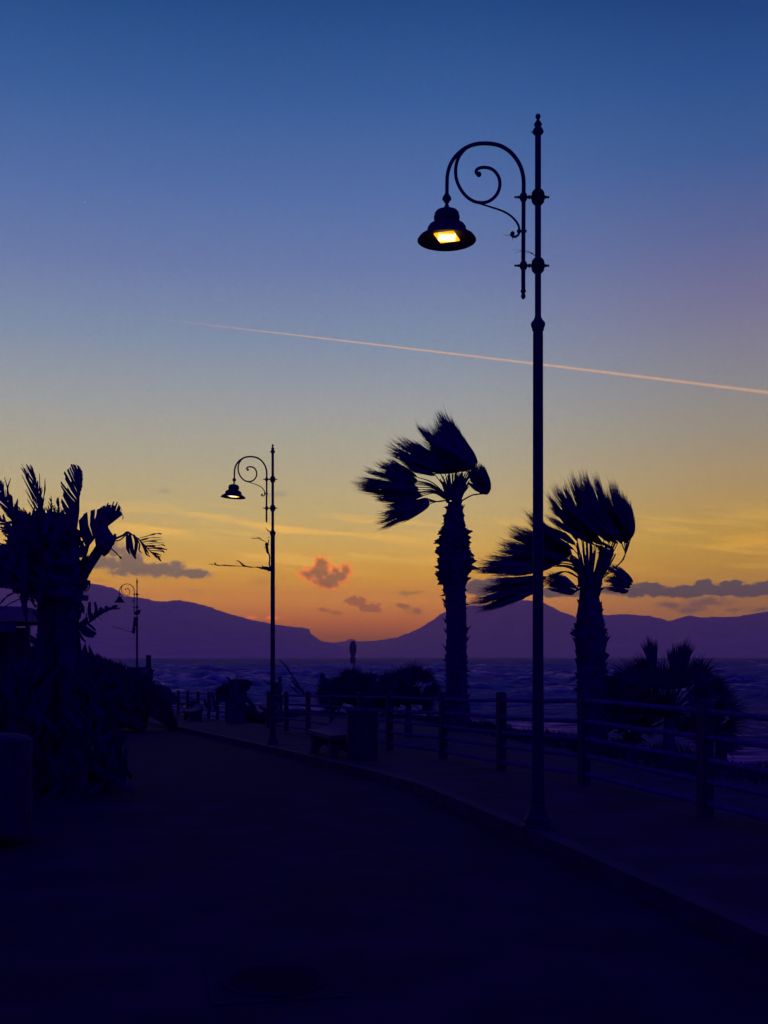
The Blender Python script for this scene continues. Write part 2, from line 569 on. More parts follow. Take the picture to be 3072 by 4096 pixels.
# ------------------------------------------------------------------ sea
SEA = -5.0
ms = bpy.data.materials.new('sea_water'); ms.use_nodes = True
E.nt = ms.node_tree
geo = E.nt.nodes.new('ShaderNodeNewGeometry')
sx = E.nt.nodes.new('ShaderNodeSeparateXYZ'); E.nt.links.new(geo.outputs['Position'], sx.inputs[0])
gx, gy, gz = (E(o) for o in sx.outputs)
lg = E.m('LOGARITHM', gy.max(20), 2.718)
n1 = noise(combine(gx * 0.06, gy * 0.16), 1.0, 8, 0.68)
n4 = noise(combine(gx * 0.35 + gy * 0.12, gy * 1.5, 6.0), 1.0, 5, 0.65)
n2 = noise(combine(gx * 0.014, gy * 0.045, 4.0), 1.0, 6, 0.65)
n3 = noise(combine(gx * 0.32, gy * 0.55, 2.0), 1.0, 6, 0.65)
near = gy.ss(190, 75)
zone = gy.ss(420, 300) * gy.ss(150, 230)
foam = ((gz - SEA) * 0.42 + (n1 - 0.5) * 2.6 + (n2 - 0.5) * 2.4 + (n3 - 0.5) * 1.8 + (n4 - 0.5) * 2.4 * near + near * 0.5 + zone * 0.3).ss(0.40, 1.3)
bp = E.nt.nodes.new('ShaderNodeBump'); bp.inputs['Strength'].default_value = 1.0; bp.inputs['Distance'].default_value = 3.0
hh = n1 * 0.9 + n3 * 0.4 + n4 * 0.12 * near
E.nt.links.new(hh.v, bp.inputs['Height'])
df = E.nt.nodes.new('ShaderNodeBsdfDiffuse'); gl = E.nt.nodes.new('ShaderNodeBsdfGlossy'); mx = E.nt.nodes.new('ShaderNodeMixShader')
fr = E.nt.nodes.new('ShaderNodeFresnel'); fr.inputs['IOR'].default_value = 1.22
for nd in (df, gl, fr): E.nt.links.new(bp.outputs[0], nd.inputs['Normal'])
E.nt.links.new(mixc(foam, (0.006, 0.006, 0.18), (0.42, 0.31, 0.62)), df.inputs['Color'])
E.nt.links.new(mixc(gy.ss(350, 1800), mixc(foam, (0.14, 0.14, 0.80), (0.95, 0.60, 0.58)), (0.055, 0.075, 0.55)), gl.inputs['Color'])  # reflections tinted by colour: warm glints on foam, warm sky held back far off
gl.inputs['Roughness'].default_value = 0.10
E.nt.links.new((E(fr.outputs[0]) * (1 - foam * 0.5)).v, mx.inputs[0])
E.nt.links.new(df.outputs[0], mx.inputs[1]); E.nt.links.new(gl.outputs[0], mx.inputs[2])
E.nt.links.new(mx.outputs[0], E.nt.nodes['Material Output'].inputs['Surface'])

yr = np.concatenate([np.linspace(20, 120, 120), np.geomspace(121, 900, 330), np.geomspace(905, 9500, 80)])
t = np.linspace(-1, 1, 421)
Y, T = np.meshgrid(yr, t, indexing='ij')
half = np.maximum(60, Y * 0.62)
X = T * half
amp = np.clip((Y - 60) / 220, 0.10, 1.0) * np.clip(1 - (Y - 900) / 6000, 0, 1)


def swell(X, Y):
    cx = Y * 0.055 + X * 0.012 + 1.6 * fbm(X / 90, Y / 60, 3, 11)
    s = np.sin(2 * math.pi * cx / 1.7)
    s = 1 - 2 * np.abs(np.sin(math.pi * cx / 1.7)) ** 0.8
    return s * (0.25 + 1.0 * fbm(X / 55, Y / 45, 2, 5) ** 2)


Z = amp * (0.85 * swell(X, Y) + 1.3 * (fbm(X / 14, Y / 7, 4, 2) - 0.5) + 0.5 * (fbm(X / 4, Y / 2.2, 3, 9) - 0.5))
Z += amp * 1.9 * (.42 - np.abs(2 * fbm(X / 34 + Y / 60, Y / 17, 3, 41) - 1) * 2.4)
# one breaker rolling in
bx, by = W(870, 2745, 250).x, 250.0
Z += amp * 1.3 * (fbm(X / 6, Y / 4.5, 4, 21) - 0.5) + amp * 1.0 * (.55 - np.abs(2 * fbm(X / 11, Y / 6, 4, 31) - 1) * 2.6)
Z += 2.3 * np.exp(-((X - bx) / 9) ** 2) * np.where(Y > by, np.exp(-((Y - by) / 14) ** 2), np.exp(-((Y - by) / 5) ** 2)) * amp
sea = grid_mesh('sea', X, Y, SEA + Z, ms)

# ------------------------------------------------------------------ hills
mh = bpy.data.materials.new('hill_haze_tint'); mh.use_nodes = True
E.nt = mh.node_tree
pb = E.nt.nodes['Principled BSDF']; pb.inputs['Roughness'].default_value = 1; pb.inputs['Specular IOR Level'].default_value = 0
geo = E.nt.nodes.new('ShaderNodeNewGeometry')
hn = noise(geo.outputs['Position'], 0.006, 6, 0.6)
E.nt.links.new(mixc(hn.ss(0.35, 0.65), (0.55, 0.27, 0.40), (0.68, 0.36, 0.50)), pb.inputs['Base Color'])  # part of the distance haze is mixed into this base colour


def ridge(pts, dist, depth=1600, seed=0, rough=5.0):
    """a real mountain: crest line at the given distance, slopes falling to the sea on both sides"""
    px = np.array([p[0] for p in pts], float); py = np.array([p[1] for p in pts], float)
    n = 420
    xx = np.linspace(px[0], px[-1], n)
    crest = np.interp(xx, px, py)
    Hc = EYE + (HY - crest) / F * dist
    wob = (fbm(xx / 16, xx * 0 + seed, 4, seed) - 0.5) * rough * dist / F * 2
    Hc = Hc + wob * np.clip((Hc + 5) / 60, 0, 1)
    ds = np.linspace(-1, 1, 41)
    X = np.zeros((len(ds), n)); Y = X.copy(); Z = X.copy()
    xw = (xx - CX) / F * dist
    for i, a in enumerate(ds):
        fall = (1 - abs(a)) ** (1.25)
        yv = dist + a * depth
        gully = (fbm(xw / 260 + 3 * a, xw * 0 + a * 4, 4, seed + 7) - 0.5) * (0.55 if a < 0 else 0.3) * (1 - abs(a)) * (abs(a) ** .5) * 2
        X[i] = xw * (1 + (a * depth / dist) * 0.9); Y[i] = yv
        Z[i] = (Hc + 6) * np.clip(fall + gully, 0, 0.97 if a else 1) + SEA - 1 if a else Hc
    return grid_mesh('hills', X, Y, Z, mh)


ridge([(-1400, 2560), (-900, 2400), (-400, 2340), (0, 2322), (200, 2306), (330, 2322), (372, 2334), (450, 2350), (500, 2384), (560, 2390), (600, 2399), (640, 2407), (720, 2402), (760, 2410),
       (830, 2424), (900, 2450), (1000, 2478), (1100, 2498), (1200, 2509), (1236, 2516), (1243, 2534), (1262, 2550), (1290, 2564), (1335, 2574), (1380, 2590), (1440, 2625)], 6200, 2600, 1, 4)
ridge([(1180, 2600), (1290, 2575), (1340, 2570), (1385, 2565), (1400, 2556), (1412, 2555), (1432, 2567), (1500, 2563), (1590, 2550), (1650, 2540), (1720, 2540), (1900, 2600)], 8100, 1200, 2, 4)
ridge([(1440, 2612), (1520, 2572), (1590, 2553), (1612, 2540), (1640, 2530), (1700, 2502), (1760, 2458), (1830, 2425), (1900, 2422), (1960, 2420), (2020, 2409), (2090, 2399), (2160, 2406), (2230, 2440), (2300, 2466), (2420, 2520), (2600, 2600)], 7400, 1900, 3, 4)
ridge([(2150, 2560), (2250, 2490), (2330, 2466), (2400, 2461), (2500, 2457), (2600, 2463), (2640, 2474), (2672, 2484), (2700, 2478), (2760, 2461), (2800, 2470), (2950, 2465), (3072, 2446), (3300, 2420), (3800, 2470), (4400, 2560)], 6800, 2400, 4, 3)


# ------------------------------------------------------------------ street lamps
LS = 0.0009415  # metres per unit of the traced lamp drawing
L0 = 1.5 + (2625 - 400) * 9.64 / 4400.0


def lx(a): return (a - 1303) * LS


def lz(b): return L0 - b * 0.4294 * 9.64 / 4400.0 - 0.0


def lamp(px, dist, label, lit=True, tilt=0.0):
    base = Vector(((px - CX) / F * dist, dist, gh(dist)))
    root = thing('street_lamp', label, 'street lamp', base, 'street lamps along the kerb', local=True)
    A, B = lx, lz
    mb = MB()
    H = lambda y: 1.5 + (2625 - y) * 9.64 / 4400.0
    prof = [(.135, 0), (.135, .02), (.12, .04), (.125, .07), (.095, .12), (.075, .17), (.06, .22), (.066, .24), (.058, .26), (.054, .5), (.048, 1.5), (.046, 3.0), (.0445, B(2190)), (.0435, B(2155)), (.052, B(2145)), (.052, B(2130)),
            (.061, B(2105)), (.0635, B(2090)), (.061, B(2075)), (.046, B(2055)), (.038, B(2050)), (.038, B(2040)), (.03, B(2030)), (.0275, B(2000)), (.0265, B(330)),
            (.032, B(322)), (.045, B(310)), (.050, B(298)), (.047, B(285)), (.036, B(265)), (.025, B(250)), (.027, B(245)), (.035, B(232)), (.036, B(224)), (.027, B(210)), (.015, B(192)), (.011, B(180)), (.013, B(176)),
            (.021, B(168)), (.0235, B(154)), (.019, B(138)), (.008, B(130)), (.001, B(128))]
    mb.lathe(prof, (0, 0, 0), 20)
    mb.tube([(-.05, 0, B(298)), (-.062, 0, B(298))], .004, 6)
    # ornate clamps round the post
    for cy in (905, 1543):
        for k, (r, h) in enumerate(((.040, 62), (.050, 50), (.056, 38), (.050, 30), (.060, 18), (.064, 0), (.060, -18), (.050, -30), (.056, -38), (.050, -50), (.040, -62))):
            mb.lathe([(r * .8, -5 * LS), (r, -2.5 * LS), (r, 2.5 * LS), (r * .8, 5 * LS)], (0, 0, B(cy) + h * LS), 14)
        mb.lathe([(.03, -70 * LS), (.046, -50 * LS), (.052, 0), (.046, 50 * LS), (.03, 70 * LS)], (0, 0, B(cy)), 14)
        hp = [(.004, 1082), (.009, 1088), (.010, 1096), (.006, 1104), (.010, 1112), (.013, 1120), (.008, 1126), (.014, 1131), (.024, 1140), (.022, 1195), (.014, 1203), (.010, 1208), (.018, 1220), (.019, 1226), (.010, 1238),
              (.014, 1250), (.016, 1350), (.020, 1358), (.009, 1366), (.015, 1374), (.009, 1384), (.008, 1390), (.012, 1396), (.010, 1405), (.003, 1408)]
        mb.lathe([(r, A(x)) for r, x in hp], (0, 0, B(cy)), 10, axis='X')
        mb.lathe([(.02, -42 * LS), (.03, -25 * LS), (.036, -8 * LS), (.036, 8 * LS), (.03, 25 * LS), (.02, 42 * LS)], (A(1168), 0, B(cy)), 12)
    mb.build('post', M['iron'], root, smooth=False)
    # bracket: rod, arch, scroll
    a = MB()
    arch = [(1166, 1800), (1166, 1500), (1168, 1100), (1169, 860), (1170, 780), (1163, 700), (1140, 620), (1100, 548), (1040, 480), (960, 430), (885, 410), (810, 404), (730, 410), (650, 436), (580, 482), (520, 545), (480, 620), (460, 700), (456, 790), (455, 880)]
    ap = smooth_curve([(A(x), 0, B(y)) for x, y in arch], 5)
    a.tube(ap, [.0185 - .002 * i / len(ap) for i in range(len(ap))], 10)
    sc = [(640, 440), (575, 515), (545, 590), (536, 665), (545, 740), (575, 815), (625, 885), (690, 935), (760, 955), (830, 948), (890, 912), (932, 855), (949, 785), (938, 720), (905, 668), (860, 637), (805, 627), (755, 634), (728, 658), (733, 688)]
    a.tube(smooth_curve([(A(x), 0.002, B(y)) for x, y in sc], 5), .0150, 8)
    a.ball((A(752), 0, B(692)), .024)
    sc2 = [(700, 948), (780, 972), (870, 1000), (960, 1030), (1030, 1066), (1085, 1115), (1118, 1165), (1130, 1222), (1118, 1258), (1088, 1276), (1060, 1268), (1050, 1250)]
    p2 = smooth_curve([(A(x), -0.002, B(y)) for x, y in sc2], 5)
    a.tube(p2, [.007 + .0035 * min(1, i / (len(p2) * .6)) for i in range(len(p2))], 7)
    a.ball((A(1066), 0, B(1243)), .0195)
    a.lathe([(.006, A(1106)), (.015, A(1112)), (.018, A(1126)), (.012, A(1145)), (.012, A(1182)), (.016, A(1188)), (.006, A(1198))], (0, 0, B(1222)), 10, axis='X')
    a.lathe([(.004, B(1858)), (.013, B(1850)), (.021, B(1832)), (.020, B(1818)), (.012, B(1800)), (.024, B(1786)), (.026, B(1778)), (.017, B(1765))], (A(1166), 0, 0), 12)
    a.build('bracket', M['iron'], root, smooth=True)
    # shade
    sh = MB()
    cxs = A(454)
    Bz = B
    sp_ = [(.001, Bz(872)), (.019, Bz(874)), (.024, Bz(885)), (.036, Bz(905)), (.041, Bz(918)), (.038, Bz(932)), (.022, Bz(945)), (.024, Bz(955)), (.012, Bz(965)), (.018, Bz(980)), (.021, Bz(992)), (.014, Bz(1004)), (.018, Bz(1012)),
           (.060, Bz(1020)), (.092, Bz(1036)), (.107, Bz(1055)), (.107, Bz(1072)), (.114, Bz(1086)), (.114, Bz(1108)), (.104, Bz(1126)), (.095, Bz(1136)), (.125, Bz(1150)), (.155, Bz(1170)), (.169, Bz(1192)), (.171, Bz(1215)), (.172, Bz(1236)),
           (.205, Bz(1254)), (.240, Bz(1278)), (.257, Bz(1304)), (.2575, Bz(1310)), (.250, Bz(1308)), (.22, Bz(1286)), (.172, Bz(1262)), (.001, Bz(1260))]
    n = 40
    rows = []
    for r, z in sp_:
        rows.append([(cxs + r * math.cos(2 * math.pi * j / n), r * math.sin(2 * math.pi * j / n), z) for j in range(n + 1)])
    sh.quad_strip(rows)
    so = sh.build('lamp_shade', M['iron'], root, smooth=True)
    g = MB()
    g.box((-.088, -.108, -.012), (.088, .108, .0), R(-19), (0, 0, 0))
    go = g.build('lamp_glass', M['glow'] if lit else M['sign'])
    go.parent = so; go.location = (cxs, -0.012, Bz(1275))
    if tilt:
        so.rotation_euler = (0, 0, 0)
        piv = Vector((cxs, 0, Bz(875)))
        so.matrix_basis = Matrix.Translation(piv) @ Matrix.Rotation(tilt, 4, 'Y') @ Matrix.Translation(-piv)
    return root


def set_glass(root, sx, sy, lit=True): pass


lamp1 = lamp(2152, 9.64, 'tall dark street lamp nearest the camera with bright yellow square glass under its shade')
lamp2 = lamp(1091, 22.9, 'middle street lamp with a narrow lit glass and torn strips on its post', tilt=R(3.5))
lamp3 = lamp(548, 50.6, 'small distant unlit street lamp with a floodlight on its post, in front of the hills', lit=False)

# bits caught on the lamps
def stringy(name, paths, label, cat, dist, rad, m=M['dry']):
    mb = MB()
    for pts in paths:
        k = len(pts)
        P = smooth_curve([W(x, y, dist) + Vector((0, rnd(-.02, .02), 0)) for x, y in pts], 4)
        mb.tube(P, [rad * (1.15 - i / len(P)) for i in range(len(P))], 5)
    o = mb.build(name, m); tag(o, label, cat); return o


def z1(x, y): return (1600 + .4294 * x, 400 + .4294 * y)


stringy('dry_twig', [[z1(1070, 1260), z1(1030, 1262), z1(990, 1258), z1(955, 1252)], [z1(1050, 1265), z1(1020, 1245)], [z1(1040, 1262), z1(1050, 1295), z1(1044, 1322)]],
        'dry frayed twig caught on the small lower scroll of the nearest street lamp', 'twig', 9.63, .0035)
stringy('dry_stalk', [[z1(1275, 1465), z1(1230, 1440), z1(1180, 1425), z1(1120, 1400), z1(1040, 1388)], [z1(1240, 1440), z1(1190, 1412), z1(1130, 1408), z1(1060, 1420)]],
        'thin bent straw stalk blown against the nearest post above its lower clamp', 'straw', 9.62, .003)


def z8(x, y): return (800 + .3617 * x, 1700 + .3617 * y)


def rag(name, outline_c, dist, label, thick=.012):
    """torn cloth strip: centreline with widths, crumpled; outline_c is a list of pieces [(x,y,w)...] in photo pixels"""
    mb = MB()
    for piece in outline_c:
        P = smooth_curve([W(x, y, dist) for x, y, _ in piece], 5)
        wd = np.interp(np.linspace(0, len(piece) - 1, len(P)), range(len(piece)), [q[2] for q in piece]) * dist / F
        rows = []
        for i, (p, ww) in enumerate(zip(P, wd)):
            t = (P[min(i + 1, len(P) - 1)] - P[max(i - 1, 0)]).normalized()
            nrm = Vector((-t.z, 0, t.x))
            j = rnd(.6, 1.25)
            rows.append([p - nrm * ww * .5 * j + Vector((0, rnd(-1, 1) * thick, 0)), p + Vector((0, rnd(.5, 1.5) * thick, 0)), p + nrm * ww * .5 * rnd(.6, 1.25) + Vector((0, rnd(-1, 1) * thick, 0)),
                         p + Vector((0, -rnd(.5, 1.5) * thick, 0)), p - nrm * ww * .5 * j + Vector((0, rnd(-1, 1) * thick, 0))])
        mb.quad_strip(rows)
    o = mb.build(name, M['cloth']); tag(o, label, 'banner'); return o


def zz(T, lst): return [(T(x, y)[0], T(x, y)[1], w_) for x, y, w_ in lst]


rag('torn_banner', [
    zz(z8, [(790, 1600, 22), (740, 1590, 17), (680, 1580, 9), (620, 1572, 3), (560, 1572, 5), (500, 1562, 4), (430, 1560, 2), (360, 1558, 4), (280, 1552, 5), (190, 1550, 4), (150, 1540, 3), (100, 1540, 2)]),
    zz(z8, [(560, 1570, 3), (500, 1560, 6), (460, 1535, 7), (430, 1508, 5), (400, 1495, 1)]),
    zz(z8, [(185, 1550, 3), (165, 1530, 6), (155, 1520, 1)]),
    zz(z8, [(700, 1580, 6), (690, 1560, 5), (686, 1548, 1)]), zz(z8, [(650, 1578, 5), (640, 1560, 1)]),
    zz(z8, [(785, 1600, 6), (768, 1540, 6), (768, 1450, 6), (750, 1400, 12), (740, 1360, 14), (735, 1320, 16), (728, 1298, 3)]),
    zz(z8, [(750, 1330, 8), (755, 1300, 4), (757, 1268, 3)]), zz(z8, [(720, 1350, 3), (708, 1358, 1)]),
    zz(z8, [(732, 1292, 2), (690, 1275, 3), (655, 1252, 5), (620, 1250, 3), (590, 1256, 3), (565, 1240, 1)]),
    zz(z8, [(650, 1250, 3), (642, 1235, 1)]), zz(z8, [(778, 1180, 3), (752, 1168, 4), (735, 1150, 3), (724, 1132, 1)]), zz(z8, [(770, 1172, 2), (752, 1200, 1)]), zz(z8, [(770, 1240, 2), (752, 1245, 1), (756, 1232, 1)])],
    22.86, 'torn banner strips trailing left from the middle street lamp post')


def z7(x, y): return (420 + .2622 * x, 2240 + .2622 * y)


rag('torn_banner', [zz(z7, [(462, 870, 14), (455, 930, 12), (448, 1000, 13), (440, 1060, 14), (438, 1100, 12), (452, 1135, 2)]),
                    zz(z7, [(430, 1105, 4), (350, 1085, 2), (260, 1052, 2), (190, 1035, 2), (150, 1022, 3), (100, 1010, 1)])],
    50.5, 'limp dark banner wrapped on the farthest lamp post with a thin line trailing left', .03)
fl = MB()
fp = [z7(478, 770), z7(550, 752), z7(528, 826), z7(470, 842), z7(432, 822)]
for yy_ in (50.35, 50.62):
    pass
b0 = len(fl.v)
for yy_ in (50.3, 50.62):
    for q in fp: fl.v.append(tuple(W(q[0], q[1], yy_)))
fl.f += [tuple(range(5)), tuple(range(9, 4, -1))] + [(i, i + 5, (i + 1) % 5 + 5, (i + 1) % 5) for i in range(5)]
tag(fl.build('floodlight', M['iron']), 'angular dark floodlight clamped on the farthest lamp post', 'floodlight')

# ------------------------------------------------------------------ fences
RAILS = (.985, .75, .54, .33, .12)


def fence(pts, label, dist_sort, hgt=1.1, wd=.122):
    root = thing('promenade_fence', label, 'fence', (pts[0][0], pts[0][1], gh(pts[0][1])), 'post and rail fences on the sea side')
    m_ = len(pts)
    for i, (x, y) in enumerate(pts):
        a = pts[max(i - 1, 0)]; b = pts[min(i + 1, m_ - 1)]
        ang = math.atan2(b[1] - a[1], b[0] - a[0])
        mb = MB()
        poly = [(-wd / 2, -.1), (wd / 2, -.1), (wd / 2, hgt - wd / 2)] + [(wd / 2 * math.cos(R(t)), hgt - wd / 2 + wd / 2 * math.sin(R(t))) for t in range(15, 180, 15)] + [(-wd / 2, hgt - wd / 2)]
        poly = [(p * 1.0, q) for p, q in poly]
        # section faces the road; extruded through the fence line
        mb.prism(poly, -.055, .055)
        z = gh(y)
        ca, sa = math.cos(ang), math.sin(ang)
        mb.v = [(x + vx * ca - vy * sa, y + vx * sa + vy * ca, z + vz) for vx, vy, vz in mb.v]
        mb.build('fence_post', M['post'], root)
    for hr in RAILS:
        mb = MB()
        P = []
        for i, (x, y) in enumerate(pts):
            P.append(Vector((x, y, gh(y) + hr + rnd(-.012, .012))))
        Q = []
        for i in range(len(P) - 1):
            Q.append(P[i])
            mdp = (P[i] + P[i + 1]) / 2; mdp.z -= rnd(0.0, .014)
            Q.append(mdp)
        Q.append(P[-1])
        mb.tube(Q, .0265, 12)
        mb.build('rail', M['rail'], root, smooth=True)
    return root


near_pts = []
for px_, zz_ in ((3630, 7.73), (2820, 10.3), (2335, 12.86), (2005, 15.4), (1772, 18.0), (1557, 20.6), (1443, 23.1), (1328, 25.7), (1232, 28.3), (1145, 30.9), (1074, 33.4)):
    near_pts.append(((px_ - CX) / F * zz_, zz_))
fence(near_pts, 'near post and rail fence running from the right edge to behind the middle lamp', 0)
far_pts = []
for px_, zz_ in ((907, 41), (870, 42.8), (835, 44.3), (792, 46.4), (750, 48.6), (713, 50.7), (681, 52.7), (650, 54.6), (618, 56.8), (585, 59), (555, 61), (525, 63.2)):
    far_pts.append(((px_ - CX) / F * zz_, zz_))
fence(far_pts, 'far post and rail fence beyond the gap, left of the middle lamp', 1)


# ------------------------------------------------------------------ benches
def bench(px, y, label):
    x = (px - CX) / F * y
    root = thing('concrete_bench', label, 'bench', (x, y, gh(y)), 'low concrete benches along the kerb')
    k0, k1 = interp_line(KERB, y - 1), interp_line(KERB, y + 1)
    ang = math.atan2(2, k1 - k0) - math.pi / 2      # length axis along the kerb
    L = .8

    def place(mb):
        ca, sa = math.cos(ang), math.sin(ang)
        mb.v = [(x + a * ca - b * sa, y + a * sa + b * ca, gh(y) + c) for a, b, c in mb.v]
        return mb
    top = [(-.26, .405), (-.15, .405), (-.02, .415), (.08, .44), (.16, .49), (.22, .56), (.25, .60)]
    bot = [(.27, .56), (.25, .36), (.18, .31), (-.24, .31), (-.27, .345)]
    s = MB(); s.prism(top + bot, -L, L); place(s).build('seat', M['conc'], root)
    for q in (-.62, .62):
        l = MB()
        l.prism([(-.23, 0), (-.12, 0), (-.09, .1), (0, .17), (.09, .1), (.12, 0), (.24, 0), (.22, .306), (-.22, .306)], q - .1, q + .1)
        place(l).build('leg', M['conc'], root)
    return root


bench(1330, 18.9, 'nearest low concrete bench, beside the litter bin')
bench(770, 41.5, 'second concrete bench, left of the middle lamp in front of the far fence')
bench(645, 48.5, 'farthest and smallest of the concrete benches')

# ------------------------------------------------------------------ litter bin
bx, by = (1450 - CX) / F * 17.8, 17.8
root = thing('litter_bin', 'dark round litter bin beside the nearest bench in front of the fence', 'litter bin', (bx, by, gh(by)))
mb = MB()
mb.lathe([(.24, 0), (.255, .02), (.262, .06), (.258, .4), (.262, .78), (.27, .80)], (bx, by, gh(by)), 28)
mb.build('body', M['bin'], root)
mb = MB()
n = 36; rows = []
for j in range(n + 1):
    a = 2 * math.pi * j / n
    rows.append([(bx + (.275 + .014 * math.cos(b)) * math.cos(a), by + (.275 + .014 * math.cos(b)) * math.sin(a), gh(by) + .812 + .012 * math.sin(b)) for b in [math.pi * 2 * k / 8 for k in range(9)]])
mb.quad_strip(rows)
mb.build('rim', M['rail'], root, smooth=True)

# ------------------------------------------------------------------ round sign
sxp, syp = (1412 - CX) / F * 41, 41.0
root = thing('round_sign', 'round road sign seen nearly edge on with a small plate below, above the palm bushes', 'sign', (sxp, syp, gh(syp)))
mb = MB(); mb.lathe([(.03, -.2), (.03, 3.0)], (sxp + .03, syp + .03, gh(syp)), 10); mb.build('pole', M['sign'], root)


def disc(r, th, zc, square=None):
    m2 = MB(); a = R(70)
    n = 32
    pts = [(r * math.cos(2 * math.pi * j / n), r * math.sin(2 * math.pi * j / n)) for j in range(n)] if not square else [(-square[0], -square[1]), (square[0], -square[1]), (square[0], square[1]), (-square[0], square[1])]
    m2.prism(pts, -th, th)
    m2.v = [(sxp + vx * math.cos(a) - vy * math.sin(a), syp + vx * math.sin(a) + vy * math.cos(a) - .06, zc + vz) for vx, vy, vz in m2.v]
    return m2


disc(.30, .02, W(0, 2596, 41).z).build('sign_disc', M['sign'], root)
disc(0, .03, W(0, 2641, 41).z, (.20, .125)).build('sign_plate', M['sign'], root)

# bollard-like post behind the far planter
b1 = W(594, 2621, 52)
mb = MB(); mb.box((-.11, -.11, gh(52)), (.11, .11, b1.z - .05), R(15), (b1.x, 52, 0)); mb.box((-.13, -.13, b1.z - .05), (.13, .13, b1.z), R(15), (b1.x, 52, 0))
tag(mb.build('square_pillar', M['post']), 'slim square pillar standing right of the farthest lamp against the sea', 'pillar')
mb = MB()
pl = W(546, 2668, 50)
mb.box((-.36, -.36, gh(50)), (.36, .36, pl.z - .12), R(20), (pl.x, 50, 0)); mb.box((-.40, -.40, pl.z - .12), (.40, .40, pl.z), R(20), (pl.x, 50, 0))
tag(mb.build('square_plinth', M['bin']), 'dark square plinth at the foot of the farthest street lamp', 'plinth')

# manhole
mhx, mhy = (1098 - CX) / F * 5.5, 5.5
root = thing('manhole_cover', 'round patterned iron manhole cover in a square frame set in the road', 'manhole cover', (mhx, mhy, gh(mhy) - .125))
zr = gh(mhy) - .125
mb = MB(); mb.box((-.33, -.33, -.05), (.33, .33, .005), R(12), (mhx, mhy, zr)); mb.build('frame', M['asphalt'], root)
mb = MB()
mb.lathe([(.27, 0), (.27, .010), (.255, .013), (.25, .009), (.235, .009), (.23, .013), (.225, .009), (.001, .009)], (mhx, mhy, zr + .002), 48)
for i in range(-8, 9):
    for j in range(-8, 9):
        a, b = i * .026 + (.013 if j % 2 else 0), j * .024
        if a * a + b * b < .044: mb.box((-.009, -.006, .010), (.009, .006, .017), 0, (mhx + a, mhy + b, zr + .002))
mb.build('cover', M['asphalt'], root)


# ------------------------------------------------------------------ wind-blown fan palms
def bez(a, b, c, d, n):
    out = []
    for i in range(n + 1):
        t = i / n; s = 1 - t
        out.append(a * (s ** 3) + b * (3 * s * s * t) + c * (3 * s * t * t) + d * t ** 3)
    return out


